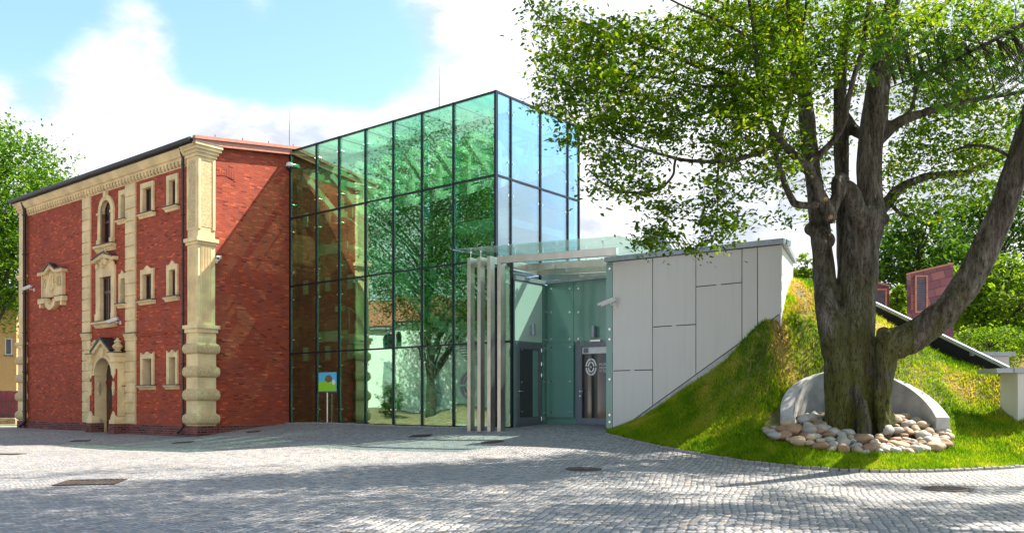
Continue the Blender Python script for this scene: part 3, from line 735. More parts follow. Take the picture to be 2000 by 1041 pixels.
# ---------------------------------------------------------------- glass hall
HD = 4.45                                   # depth of the hall
LV = [E-.776, E+1.825, E+4.375, E+6.93, E+9.48]
cols = [Uof(p, 0) for p in (567, 618, 662, 713.5, 768, 824, 885.5, 968)]
UG = cols[-1]; UE = Uof(1000, 0); T = LV[-1]
gh = empty('glass_hall', (J.x, J.y, 0), ANG, 'tall green glass stair hall joined to the brick building', 'glass building')
m = M(); m.box(.02, UE-.02, .05, HD, LV[0]-.5, LV[0]-.02); m.build('floor', 'interior_grey', gh)
m = M(); m.box(.0, UE, -.10, .09, LV[0]-.45, LV[0]-.015); m.build('base_sill', 'frame_grey', gh)
for i in range(7):
    for k in range(4):
        m = M(); m.box(cols[i]+.035, cols[i+1]-.035, .02, .04, LV[k]+.03, LV[k+1]-.03); m.build('glass_pane', 'glass_facade', gh)
for k in range(2):
    m = M(); m.box(UG+.05, UE-.04, .02, .04, LV[k]+.03, LV[k+1]-.03); m.build('glass_pane', 'glass_facade', gh)
for i, c in enumerate(cols):
    m = M(); wd = .042 if i == 7 else .030; m.box(c-wd, c+wd, -.03, .07, LV[0]-.01, T+.03); m.build('mullion', 'mullion', gh)
m = M(); m.box(UE-.05, UE+.0, -.03, .07, LV[0]-.01, LV[2]+.03); m.build('mullion', 'mullion', gh)
for k, z in enumerate(LV):
    m = M()
    for a, b in zip(cols, cols[1:]): m.box(a+.04, b-.052 if b == UG else b-.04, -.02, .06, z-.027, z+.027)
    if k < 3: m.box(UG+.052, UE-.052, -.02, .06, z-.032, z+.032)
    m.build('transom', 'mullion', gh)
vsd = [.02]+[Vof(p, UG) for p in (997.4, 1055.2, 1108.5)]+[HD]
for a, b in zip(vsd, vsd[1:]):
    for k in range(4):
        m = M(); m.box(UG-.02, UG, a+.035, b-.03, LV[k]+.03, LV[k+1]-.03); m.build('end_pane', 'glass_end', gh)
for v in vsd[1:]:
    m = M(); m.box(UG-.03, UG+.035, v-.03, v+.03, LV[0], T+.025); m.build('mullion', 'mullion', gh)
for z in LV[1:]:
    m = M()
    for a, b in zip(vsd, vsd[1:]): m.box(UG-.02, UG+.03, a+(.055 if a == .02 else .032), b-.032, z-.03, z+.03)
    m.build('transom', 'mullion', gh)
m = M(); m.box(.02, UG-.1, HD-.10, HD-.03, LV[0], T-1.2); m.build('back_wall', 'dark_backdrop', gh)  # opaque dark sheet added as a backdrop so trusses and reflections stand out
for i in range(7):      # back wall and roof
    m = M(); m.box(cols[i]+.03, cols[i+1]-.03, HD-.02, HD, T-1.2, T-.04); m.build('back_pane', 'glass_back', gh)
    m = M(); m.box(cols[i]+.02, cols[i+1]-.02, .08, HD-.03, T-.02, T); m.build('roof_pane', 'glass_roof', gh)
m = M()
for c in cols[1:-1]: m.box(c-.02, c+.02, .075, HD-.035, T-.06, T-.022)
m.box(0, UG-.04, HD-.02, HD+.04, T-.035, T+.035)
m.build('roof_bars', 'mullion', gh)
def bar(m, p, q, w, h):
    # box section between two (v, z) points at given u range
    (u, a, b), (_, c, d) = p, q; L = Vector((c-a, d-b)); n = Vector((-L.y, L.x)).normalized()*h/2
    m.prism([(a-n.x, b-n.y), (c-n.x, d-n.y), (c+n.x, d+n.y), (a+n.x, b+n.y)], u-w/2, u+w/2, 'x')
for i, c in enumerate(cols[:-1]+[UG-.35]):
    if i == 0: c = .30
    m = M(); W_ = .20
    bar(m, (c, .62, T-.80), (c, 4.1, T-.80), W_, .22)
    bar(m, (c, .62, T-1.02), (c, 2.15, T-2.18), W_-.006, .22)
    bar(m, (c, 2.15, T-2.18), (c, 3.45, T-1.62), W_-.01, .22)
    bar(m, (c, 2.25, T-2.12), (c, 2.25, T-.88), W_-.014, .15)
    bar(m, (c, 2.3, T-1.32), (c, 4.1, T-1.02), W_-.018, .15)
    bar(m, (c, 3.45, T-1.7), (c, 3.45, T-.88), W_-.022, .14)
    m.build('roof_truss', 'truss_white', gh)
    m = M(); m.box(c-.16, c+.16, .50, .53, T-1.22, T-.62); 
    for a in (-.1, 0, .1):
        for b in range(4): m.tube([(c+a, .50, T-1.14+b*.15), (c+a, .475, T-1.14+b*.15)], .022, 6)
    for z in LV[1:4]: m.box(c-.14, c+.14, .50, .53, z-.26, z+.26)
    m.build('node_plate', 'truss_white', gh)
    m = M(); m.box(c-.010, c+.010, .13, .38, LV[0], T-.45); m.build('glass_fin', 'glass_fin', gh)
m = M(); m.box(.05, UG-.1, .66, .80, T-.64, T-.44); m.box(.05, UG-.1, 3.7, 3.84, T-.64, T-.44); m.build('roof_purlin', 'frame_grey', gh)
# point fixings holding the panes
for i, c in enumerate(cols):
    for k in range(4):
        for f in (.2, .8):
            m = M(); z = LV[k]+(LV[k+1]-LV[k])*f
            for s_ in (-1, 1):
                if (i == 0 and s_ < 0) or (i == 7 and s_ > 0): continue
                m.tube([(c+s_*.12, .005, z), (c+s_*.12, .10, z)], .030, 8)
                m.tube([(c, .12, z), (c+s_*.12, .10, z)], .014, 6)
            m.build('pane_fixing', 'bright_steel', gh)
for v in vsd[1:-1]:
    for k in range(2, 4):
        for f in (.2, .8):
            m = M(); z = LV[k]+(LV[k+1]-LV[k])*f
            for s_ in (-1, 1): m.tube([(UG+.014, v+s_*.12, z), (UG-.09, v+s_*.12, z)], .030, 8); m.tube([(UG-.1, v, z), (UG-.09, v+s_*.12, z)], .014, 6)
            m.build('pane_fixing', 'bright_steel', gh)
# roof light spiders
m = M()
for c in cols[1:-1]:
    for v in (1.2, 2.4, 3.6):
        m.tube([(c, v, T-.44), (c, v, T-.08)], .02, 6); m.tube([(c-.16, v, T-.12), (c+.16, v, T-.12)], .018, 6)
        for s_ in (-1, 1): m.tube([(c+s_*.16, v, T-.15), (c+s_*.16, v, T-.03)], .028, 6)
m.build('roof_spider', 'mullion', gh)
# staircase: two straight flights with landings
z1 = Zof(656, Uof(630, 1.0), 1.0); z2 = Zof(490, Uof(630, 1.0), 1.0)
for zt, zb_ in ((z2, z1), (z1, LV[0])):
    ua, ub = 2.55, 7.4; n = 18; m = M()
    for i in range(n):
        a = ua+(ub-ua)*i/n; z = zt-(zt-zb_)*(i+1)/n
        m.box(a, a+(ub-ua)/n+.03, .80, 1.90, z-.05, z)
        for v in (.75, 1.91): m.box(a-.02, a+(ub-ua)/n+.0, v, v+.04, z-.20, z+.16)
    fl = m.build('stair_flight', 'truss_white', gh)
    m = M()
    for v in (.75, 1.93):
        m.tube([(ua-.6, v, zt+.95), (ua, v, zt+.95), (ub, v, zb_+.95)], .028, 8)
        for i in range(0, 19, 3): a = ua+(ub-ua)*i/18; zz = zt-(zt-zb_)*i/18; m.tube([(a, v, zz), (a, v, zz+.95)], .016, 6)
        for h in (.25, .45, .65): m.tube([(ua, v, zt+h), (ub, v, zb_+h)], .008, 5)
    m.build('handrail', 'bright_steel', fl)
    m = M(); m.box(.9, ua-.01, .70, 2.05, zt-.20, zt-.02); m.box(.88, ua-.01, .65, .699, zt-.26, zt+.12)
    for k in range(4): m.tube([(1.1+k*.4, .65, zt-.07), (1.1+k*.4, .62, zt-.07)], .04, 8)
    m.box(1.9, 2.45, .62, .67, zt+.82, zt+1.02)
    m.build('landing', 'truss_white', gh)
for z in (z1, z2):
    m = M(); m.box(7.42, UG-.06, .9, HD-.1, z-.25, z-.02); m.box(7.42, UG-.06, .86, .899, z-.3, z+.1); m.build('gallery_floor', 'truss_white', gh)
m = M(); m.box(8.0, 9.7, 2.5, 4.1, LV[0], T-2.9); m.build('lift_shaft', 'zinc', gh)
# grey emblem printed on the glass
def emblem(m, cx, cz, r, v, th=.004, ax='y', lens=True):
    def P(pts): return pts
    for q in range(4):
        a0 = q*90+5; a1 = q*90+85
        o = arc(cx, cz, r*.76, r, a0, a1, 10); i_ = arc(cx, cz, r*.58, r*.80, a0, a1, 10)
        for k in range(10): m.prism([o[k], o[k+1], i_[k+1], i_[k]], v, v+th, ax)
    for s_ in (-1, 1):    # upright lens
        for zz in (-1, 1):
            o = [(cx+s_*r*.46*math.cos(R(t))**1.0, cz+zz*r*.66*math.sin(R(t))) for t in np.linspace(6, 84, 9)]
            i_ = [(cx+s_*r*.28*math.cos(R(t)), cz+zz*r*.46*math.sin(R(t))) for t in np.linspace(8, 80, 9)]
            for k in range(8): m.prism([o[k], o[k+1], i_[k+1], i_[k]], v, v+th, ax)
    m.prism([(cx-r*.09, cz-r*.1), (cx+r*.09, cz-r*.1), (cx+r*.09, cz+r*.1), (cx-r*.09, cz+r*.1)], v, v+th, ax)
m = M(); eu = Uof(912, 0); ez = Zof(752, eu, 0); emblem(m, eu, ez, .42, .005)
for a in range(9):
    for b in range(9):
        if a+b > 4: m.box(eu-.33+a*.085, eu-.33+a*.085+.05, .005, .01, ez+.62+b*.085, ez+.67+b*.085)
m.build('emblem', 'emblem_grey', gh)
# lightning rods on the roof
for (px, v, pyt) in ((858, 1.6, 128), (565.5, .25, 212)):
    u = Uof(px, v); zt = Zof(pyt, u, v); m = M(); m.tube([(u, v, T if px > 600 else T-.3), (u, v, T+.8), (u, v, zt)], [.022, .02, .006], 6)
    tag(m.build('lightning_rod', 'zinc', None), 'tall thin lightning rod above the %s of the glass hall' % ('middle of the roof' if px > 600 else 'end next to the brick wall'), 'lightning rod', 'lightning rods')
for o in [x for x in scene.objects if x.name.startswith('lightning_rod')]:
    o.location = (J.x, J.y, 0); o.rotation_euler = (0, 0, ANG)

# ---------------------------------------------------------------- entrance wing
VB = 1.70; TE = E+3.70
U0 = Uof(1184, 0); U1 = Uof(1196, 0); U2 = Uof(1526, 0)
ew = empty('entrance_wing', (J.x, J.y, 0), ANG, 'low museum entrance wing of white panels and teal glass set into the mound', 'building')
zg = float(gz(*B(12, 1)))
# structural body behind the claddings
def wz(px): return None
zL, zR = Zof(512, U0, 0), Zof(477, U2, 0)
zw = lambda u: zL+(zR-zL)*(u-U0)/(U2-U0)
m = M()
m.box(UE+.06, U1+.3, VB+.06, 4.4, zg-.4, TE-.02)
rv = Vector((.39, .92)); k = Vector(at(1527, 613, 1).xy)
e2 = toB(7.59, 23.5)
bx_ = [(U1+.01, .06), (U2-.02, .06), (e2[0]-.05, e2[1]), (e2[0]-.9, e2[1]+.5), (U1+.01, e2[1]+.5)]
m.prism(bx_, zg-.6, zw(U1)-.03, 'z')
m.build('wall', 'white_panel', ew)
# white panels with open joints
bl = lambda u: Zof(838, Uof(1210, 0), 0)+(Zof(613, Uof(1521, 0), 0)-Zof(838, Uof(1210, 0), 0))*(u-Uof(1210, 0))/(Uof(1521, 0)-Uof(1210, 0))
xs = [U1]+[Uof(p, 0) for p in (1274.5, 1359, 1449, 1479.5)]+[U2]
hj = [723, 636, 556, None, None]
g = .012
for i in range(5):
    a, b = xs[i]+g, xs[i+1]-g*(0 if i == 4 else 1)
    parts = []
    lo = [(a, max(bl(a), zg-.3)), (b, bl(b))] if bl(a) > zg-.3 else [(a, zg-.3), (Uof(1210, 0)-.4, zg-.3), (b, bl(b))]
    if hj[i]:
        zj = Zof(hj[i], (a+b)/2, 0)
        parts = [lo+[(b, zj-g), (a, zj-g)], [(a, zj+g), (b, zj+g), (b, zw(b)-.02), (a, zw(a)-.02)]]
    else: parts = [lo+[(b, zw(b)-.02), (a, zw(a)-.02)]]
    m = M()
    for p in parts: m.prism(p, 0, .035)
    if hj[i]:   # short bridging pieces interrupt the joint
        m.box((a+b)/2-.06, (a+b)/2+.06, .002, .034, zj-g-.001, zj+g+.001)
    m.build('wall_panel', 'white_panel', ew)
m = M(); m.box(U1+.02, U2-.05, .037, .056, zg-.3, zw(U1)-.05); m.build('joint_backing', 'panel_gap', ew)
m = M(); ua, ub = Uof(1210, 0), Uof(1521, 0)
m.prism([(ua-.5, zg-.6), (ub, zg-.6), (ub, bl(ub)-.025), (ua, bl(ua)-.025), (ua-.5, zg-.4)], .012, .034)
m.build('plinth_strip', 'concrete', ew)
# return wall at the right end
m = M(); a = Vector((U2, 0)); b = Vector(e2); d = (b-a).normalized(); n = Vector((-d.y, d.x))
m.prism([tuple(a), tuple(b), tuple(b+n*.04), tuple(a+n*.04+d*.02)], zg-.4, zw(U2)-.02, 'z'); m.build('return_wall', 'white_paint', ew)
# coping
m = M()
def cop(m, p, q, za, zb_, o=.07, h=.13, wd=.4):
    p, q = Vector(p), Vector(q); d = (q-p).normalized(); n = Vector((-d.y, d.x))
    c = [p-n*o, q-n*o, q+n*wd, p+n*wd]; zz = [za, zb_, zb_, za]
    m.add([(x.x, x.y, z) for x, z in zip(c, zz)]+[(x.x, x.y, z+h) for x, z in zip(c, zz)], [(0,3,2,1),(4,5,6,7),(0,1,5,4),(1,2,6,5),(2,3,7,6),(3,0,4,7)])
cop(m, (U0-.02, 0), (U2+.08, 0), zL, zR)
cop(m, (U2+.03, .10), tuple(b+d*.1), zR-.002, zR-.04)
cop(m, (UE+.05, VB), (U1+.2, VB), TE, TE, .1, .09, .3)
m.prism([(UE-.12, TE+.001), (UE+.02, TE+.001), (UE+.09, TE-.11), (UE+.11, TE-.08), (UE+.03, TE+.09), (UE-.12, TE+.09)], .0, VB+.05, 'y') if False else m.box(UE-.1, UE+.10, .06, VB-.11, TE-.02, TE+.10)
m.build('coping', 'zinc', ew)
m = M(); m.box(UE+.06, U1+.3, VB+.3, 4.4, TE-.01, TE+.02); m.build('roof', 'zinc', ew)
# door wall (plane u = UE) and back wall (plane v = VB)
def boxD(m, px0, px1, py0, py1, t0, t1, ref=None):
    v0, v1 = Vof(px0, UE), Vof(px1, UE); r = Vof(ref or (px0+px1)/2, UE)
    m.box(UE+t0, UE+t1, v0, v1, Zof(py1, UE, r), Zof(py0, UE, r)); return v0, v1, Zof(py1, UE, r), Zof(py0, UE, r)
zDt = Zof(671, UE, .9)     # top of the doors
vD = [Vof(p, UE) for p in (1001, 1003.5, 1053, 1055.5)]
m = M(); m.box(UE+.0, UE+.055, .07, VB-.01, zg-.4, TE-.03); m.build('door_wall', 'teal_glass', ew)
m = M(); m.box(UE+.058, UE+.075, vD[0]+.03, vD[3]-.01, zDt+.05, TE-.05); m.build('glass_cladding', 'frosted_panel', ew)
m = M()
for s_ in (0, 1): m.box(UE+.058, UE+.070, (vD[3]+.02, (vD[3]+VB)/2+.01)[s_], ((vD[3]+VB)/2-.01, VB-.02)[s_], zg+.05, TE-.05)
m.build('glass_cladding', 'teal_glass', ew)
def door(nm, frame, pane, emb):
    pass
# door 1
zb1 = zg-.03
m = M(); a, b = vD[1], vD[2]
m.ring([(a, zb1), (b, zb1), (b, zDt), (a, zDt)], [(a+.17, zb1+.26), (b-.13, zb1+.26), (b-.13, zDt-.19), (a+.17, zDt-.19)], UE+.057, UE+.10, 'x')
m.ring([(a+.05, zb1+.06), (b-.05, zb1+.06), (b-.05, zDt-.06), (a+.05, zDt-.06)], [(a+.15, zb1+.24), (b-.12, zb1+.24), (b-.12, zDt-.17), (a+.15, zDt-.17)], UE+.1005, UE+.118, 'x')
d1 = m.build('entrance_door', 'frame_grey', ew, bevel=.004)
m = M(); m.box(UE+.060, UE+.07, a+.16, b-.12, zb1+.25, zDt-.18); m.build('pane', 'window_glass', d1)
m = M(); m.box(UE+.0702, UE+.074, b-.42, b-.14, zb1+.27, zDt-.2); m.build('reflecting_strip', 'teal_glass', d1)
m = M(); hz = zb1+1.05; m.tube([(UE+.118, a+.10, hz), (UE+.17, a+.10, hz), (UE+.17, a+.23, hz)], .013, 8); m.tube([(UE+.118, a+.10, hz), (UE+.126, a+.10, hz)], .03, 10); m.tube([(UE+.118, a+.10, hz-.13), (UE+.128, a+.10, hz-.13)], .025, 10); m.build('handle', 'bright_steel', d1)
m = M()
for z in (zb1+.15, zb1+1.5, zb1+1.85, zDt-.25): m.tube([(UE+.12, b-.03, z), (UE+.12, b-.03, z+.12)], .022, 8); m.box(UE+.1, UE+.14, b-.02, b+.06, z+.04, z+.08)
m.build('hinge', 'bright_steel', d1)
# back wall claddings
uu = [Uof(p, VB) for p in (1067, 1121.8, 1184)]
zc1 = Zof(668, uu[1], VB)
m = M(); m.box(UE+.056, U1+.2, VB-.002, VB+.05, zg-.4, TE-.001); m.build('back_wall', 'teal_glass', ew)
for a, b in ((UE+.09, uu[1]-.006), (uu[1]+.006, U1+.1)):
    m = M(); m.box(a, b, VB-.045, VB-.028, zc1+.01, TE-.10); m.build('glass_cladding', 'teal_glass', ew)
m = M(); m.box(UE+.09, uu[1]+.03, VB-.095, VB-.075, zg+.22, zc1-.01); m.build('glass_cladding', 'teal_glass', ew)
m = M()
for pu in (1077, 1113, 1130):
    for pyy in (564, 610, 662): 
        u = Uof(pu, VB-.05); z = Zof(pyy, u, VB); m = M(); m.tube([(u, VB-.046, z), (u, VB-.066, z)], .034, 12); m.build('glass_bolt', 'bright_steel', ew)
for pu in (1077.5, 1113.5):
    for pyy in (678, 744.5, 804): u = Uof(pu, VB-.1); z = Zof(pyy, u, VB); m = M(); m.tube([(u, VB-.096, z), (u, VB-.115, z)], .034, 12); m.build('glass_bolt', 'bright_steel', ew)
for v in (vD[3]+.08, vD[3]+.2):
    for pyy in (610, 664, 680, 746, 806): z = Zof(pyy, UE, v); m = M(); m.tube([(UE+.07, v, z), (UE+.085, v, z)], .03, 10); m.build('glass_bolt', 'bright_steel', ew)
# door 2
a, b = Uof(1130, VB-.03), U1+.35; zD2 = Zof(671, a, VB); m = M()
m.box(a-.10, a-.002, VB-.03, VB-.002, zg-.05, zc1)       # jamb recess
m.ring([(a, zb1), (b, zb1), (b, zD2), (a, zD2)], [(a+.16, zb1+.24), (b-.1, zb1+.24), (b-.1, zD2-.13), (a+.16, zD2-.13)], VB-.075, VB-.0305)
m.ring([(a+.05, zb1+.05), (b-.05, zb1+.05), (b-.05, zD2-.05), (a+.05, zD2-.05)], [(a+.15, zb1+.22), (b-.09, zb1+.22), (b-.09, zD2-.11), (a+.15, zD2-.11)], VB-.09, VB-.0755)
d2 = m.build('entrance_door', 'frame_grey', ew, bevel=.004)
m = M(); m.box(a+.15, b-.09, VB-.05, VB-.04, zb1+.23, zD2-.33); m.build('pane', 'window_glass', d2)
m = M(); m.box(a+.155, b-.095, VB-.055, VB-.042, zD2-.325, zD2-.125); m.build('header_panel', 'white_paint', d2)
m = M(); m.box(a+.2, a+.38, VB-.06, VB-.0555, zD2-.30, zD2-.15); m.build('notice', 'frame_grey', d2)
m = M(); hz = zb1+1.05; m.tube([(a+.1, VB-.09, hz), (a+.1, VB-.14, hz), (a+.23, VB-.14, hz)], .013, 8); m.tube([(a+.1, VB-.09, hz), (a+.1, VB-.098, hz)], .03, 10); m.tube([(a+.1, VB-.09, hz-.14), (a+.1, VB-.1, hz-.14)], .026, 10); m.build('handle', 'bright_steel', d2)
m = M(); ue = Uof(1154.5, VB-.05); ze = Zof(716.5, ue, VB-.05); emblem(m, ue, ze, .262, VB-.056); m.build('emblem', 'emblem_white', d2)
for tx, pyy in (('MUZEUM', 713.5), ('MIEJSKIE', 720.5), ('W \u017bORACH', 727)):
    me = text_mesh(tx, .098, .002); me.materials.append(MAT['emblem_white']); o = D.objects.new('lettering', me); scene.collection.objects.link(o); o.parent = d2
    o.location = (Uof(1170.5, VB-.05), VB-.054, Zof(pyy, Uof(1170.5, VB), VB-.05)); o.rotation_euler = (R(90), 0, 0)
m = M(); m.box(Uof(1152, VB-.1), Uof(1172, VB-.1), VB-.10, VB-.03, zc1-.02, zc1+.03); m.build('door_closer', 'bright_steel', ew)
# free glass edge in front of the wall
m = M(); m.box(U0, U1-.008, .0, .025, zg-.02, zL-.03); m.build('glass_edge', 'teal_glass', ew)
m = M()
for pyy in (525, 643, 662.5, 740.5, 810, 823.5): u = (U0+U1)/2+.02; m = M(); m.tube([(u, -.001, Zof(pyy, u, 0)), (u, -.02, Zof(pyy, u, 0))], .035, 12); m.build('glass_bolt', 'bright_steel', ew)
# wall lamps
def wall_lamp(loc, rz, label):
    e = empty('wall_lamp', loc, rz, label, 'wall lamp', 'cylinder wall lamps')
    m = M(); m.tube([(0, -.12, -.17), (0, -.12, .17)], .068, 20); m.build('lamp_body', 'zinc', e, smooth=False)
    m = M(); m.box(-.045, .045, -.07, .0, -.10, .10); m.build('bracket', 'zinc', e)
p = B(UE+.076, Vof(1037, UE+.1)); wall_lamp((p.x, p.y, Zof(645, UE, .9)), ANG+R(90), 'grey cylinder wall lamp on the pale glass panel above the left entrance door')
ul = Uof(1161, VB-.1); p = B(ul, VB-.046); wall_lamp((p.x, p.y, Zof(648, ul, VB)), ANG, 'grey cylinder wall lamp on the teal glass above the emblem door')

# skylight wedge on the low roof
sk = empty('roof_skylight', (*B(15.2, 3.0), zw(U1)), ANG, 'grey sheet metal wedge with a ribbed slope on the flat roof behind the white wall', 'roof skylight')
d_ = B(15.2, 3.0).y
def lu(px, v): return Uof(px, v)-15.2
v0 = 2.4; a0, a1, a2 = Uof(1266, v0)-15.2, Uof(1290, v0)-15.2, Uof(1346, v0)-15.2; zb_ = -.1; zt = Zof(457, a0+15.2, v0)-zw(U1)
m = M(); m.prism([(a0, zb_), (a2, zb_), (a1+.05, zt), (a0, zt)], v0-3.0, v0-3.0+1.6); m.build('body', 'zinc', sk)
m = M()
for k in range(6):
    v = v0-3.0+.12+k*.26; m.strip([(a2, zb_+.0), (a1+.05, zt)], v, v+.05, -.06, .0)
m.build('standing_seam', 'white_paint', sk)

# ---------------------------------------------------------------- canopy
VPc = -.9
ups = [Uof(p, VPc) for p in (912.4, 932, 951.3, 971)]
uR = Uof(1200, VPc); zbl = Zof(514, ups[3], VPc); zbr = Zof(498.5, uR, VPc)
zbm = lambda u: zbl+(zbr-zbl)*(u-ups[3])/(uR-ups[3])
ca = empty('entrance_canopy', (*B(ups[3], VPc), 0), ANG, 'brushed steel entrance canopy of four slim posts and nested beams under a sheet of glass', 'canopy')
ou, ov = ups[3], VPc
PW, PD, BH = .125, .20, .215
vk = [Vof(p, u) for p, u in ((1070.7, ups[0]), (1046, ups[1]), (1023, ups[2]))]+[VPc]
print('canopy', ups, vk, uR, zbl, zbr)
for k in range(4):
    u = ups[k]; gz_ = float(gz(*B(u, VPc)))
    m = M(); m.box(u-ou, u+PW-ou, 0, PD, gz_-.05, zbm(u)+BH); m.build('post', 'steel', ca, bevel=.006)
    ue = uR+.05 if k == 3 else uR+.55
    v = vk[k]-ov
    m = M(); a = u+(PW if k == 3 else 0)
    c = [(a-ou+.001, v), (ue-ou, v), (ue-ou, v+.12), (a-ou+.001, v+.12)]
    zz = [zbm(a), zbm(ue), zbm(ue), zbm(a)]
    m.add([(x, y, z) for (x, y), z in zip(c, zz)]+[(x, y, z+BH-.004*k) for (x, y), z in zip(c, zz)], [(0,3,2,1),(4,5,6,7),(0,1,5,4),(1,2,6,5),(2,3,7,6),(3,0,4,7)])
    m.build('beam', 'steel', ca, bevel=.006)
    if k < 3:
        m = M(); m.box(u-ou, u+PW-ou, PD+.001, v-.001, zbm(u)+.002, zbm(u)+BH-.002); m.build('side_beam', 'steel', ca, bevel=.006)
m = M()   # glass holders under and over the beams
pins = []
for k in range(4):
    for f in (.16, .52, .9): pins.append((ups[k]+(uR-ups[k])*f, vk[k]+.06))
pins += [(ups[0]+.06, VPc+.1), (ups[1]+.06, VPc+.1)]
for (u, v) in pins:
    z = zbm(u)+BH; m.tube([(u-ou, v-ov, z), (u-ou, v-ov, z+.19)], .014, 8); m.tube([(u-ou, v-ov, z+.15), (u-ou, v-ov, z+.20)], .035, 10)
m.build('glass_holder', 'bright_steel', ca)
m = M()
for k in range(3):
    for f in (.2, .7):
        m = M(); u = ups[k]+(uR-ups[k])*f+.3; v = vk[k]; z = zbm(u); m.tube([(u-ou, v-ov-.002, z+.09), (u-ou, v-ov-.10, z+.11)], .025, 8); m.box(u-ou-.01, u-ou+.05, v-ov-.09, v-ov-.003, z+.03, z+.12)
        m.build('bracket', 'bright_steel', ca)
vg = -1.25; gl = Uof(884, vg), Uof(1210, vg); zz0 = zbm(gl[0])+BH+.205; zz1 = zbm(gl[1])+BH+.205
m = M(); c = [(gl[0]-ou, vg-ov), (gl[1]-ou, vg-ov), (gl[1]-ou+.3, 2.9-ov), (gl[0]-ou, 2.9-ov)]; zz = [zz0, zz1, zz1, zz0]
m.add([(x, y, z) for (x, y), z in zip(c, zz)]+[(x, y, z+.025) for (x, y), z in zip(c, zz)], [(0,3,2,1),(4,5,6,7),(0,1,5,4),(1,2,6,5),(2,3,7,6),(3,0,4,7)])
m.build('glass_roof', 'glass_canopy', ca)

# ---------------------------------------------------------------- poster stand inside the hall
vS = -.055; us = Uof(640, vS); st = empty('poster_stand', (*B(us, vS), float(gz(*B(us, vS)))), ANG, 'square blue and green poster on a thin steel stand by the glass hall', 'sign')
pu0, pu1 = Uof(623.5, vS)-us, Uof(658, vS)-us; gS = float(gz(*B(us, vS))); zt, zb_ = Zof(727, us, vS)-gS, Zof(766, us, vS)-gS; h = zt-zb_; w_ = pu1-pu0
m = M(); m.box(pu0, pu1, -.03, 0, zb_, zt); ps = m.build('poster', 'print_blue', st)
m = M(); n = 10; m.prism([(pu0, zb_+h*.06), (pu1, zb_+h*.06)]+[(pu1-w_*i/n, zb_+h*(.46+.14*math.sin(math.pi*(i+2)/(n+3)))) for i in range(n+1)], -.034, -.0305); m.build('green_field', 'print_green', ps)
m = M(); m.box(pu0, pu1, -.036, -.0306, zb_, zb_+h*.058); m.build('purple_band', 'print_purple', ps)
m = M(); rng = random.Random(9); cx = pu0+w_*.58; cz = zb_+h*.68; m.prism([(cx+w_*.22*math.cos(6.28*i/18)*rng.uniform(.8, 1.15), cz+h*.20*math.sin(6.28*i/18)*rng.uniform(.8, 1.1)) for i in range(18)], -.038, -.0345); m.build('picture', 'print_brown', ps)
m = M(); m.prism(arc(pu0+w_*.86, zb_+h*.50, w_*.09, h*.14, 0, 342, 19), -.0395, -.0385); m.build('white_oval', 'print_white', ps)
m = M(); m.tube([(0, -.015, 0), (0, -.015, zb_)], .02, 8); m.box(-.25, .25, -.16, .02, 0, .012); m.build('leg', 'bright_steel', st)

# ---------------------------------------------------------------- security cameras
def cctv(loc, rz, yaw, pitch, label):
    e = empty('security_camera', loc, rz, label, 'security camera', 'bullet security cameras on the walls')
    m = M(); m.box(-.06, .06, -.02, 0, -.07, .07); m.tube([(0, -.02, 0), (0, -.20, 0), (0, -.22, .05)], .022, 8); m.build('wall_mount', 'white_paint', e)
    q = Matrix.Translation((0, -.22, .09)) @ Matrix.Rotation(R(yaw), 4, 'Z') @ Matrix.Rotation(R(pitch), 4, 'X')
    def xf(mm): mm.v = [tuple(q @ Vector(p)) for p in mm.v]; return mm
    m = M(); m.box(-.055, .055, -.30, .13, -.045, .055); xf(m).build('housing', 'white_paint', e, bevel=.012)
    m = M(); m.box(-.068, .068, -.36, .14, .06, .072); m.box(-.068, -.060, -.36, .1, .01, .0599); m.box(.060, .068, -.36, .1, .01, .0599); xf(m).build('sun_shield', 'white_paint', e)
    m = M(); m.tube([(0, -.301, 0), (0, -.31, 0)], .036, 14); xf(m).build('lens', 'window_glass', e)
def wl_(px, py, v): u = Uof(px, v); p = B(u, v); return (p.x, p.y, Zof(py, u, v))
cctv(wl_(67, 566, FV), ANG, -62, 18, 'white security camera on the brick front beside the left corner pier')
cctv(wl_(235.5, 630, FV), ANG, -62, 18, 'white security camera beside the sill of the gabled window')
v = Vof(421, 0); p = B(.015, v); cctv((p.x, p.y, Zof(510, 0, v)), ANG+R(90), -40, 14, 'white security camera on the sunlit brick side wall next to the corner pier')
cctv(wl_(1201, 596, -.002), ANG, -50, 22, 'white security camera on the pale panel wall beside the emblem door')
v = Vof(560, 0); p = B(.01, v); e = empty('dome_camera', (p.x, p.y, Zof(327, 0, v)), ANG+R(90), 'white dome camera on the brick wall at the edge of the glass hall', 'security camera')
m = M(); m.lathe([(.02, .16), (.10, .14), (.13, .06), (.13, 0), (.12, -.01)], 0, -.16, 18); m.box(-.05, .05, -.1, 0, .03, .11); m.build('housing', 'white_paint', e, smooth=False)
m = M(); m.lathe([(.112, -.011), (.105, -.06), (.07, -.11), (.02, -.13)], 0, -.16, 18); m.build('dome_lens', 'window_glass', e, smooth=True)
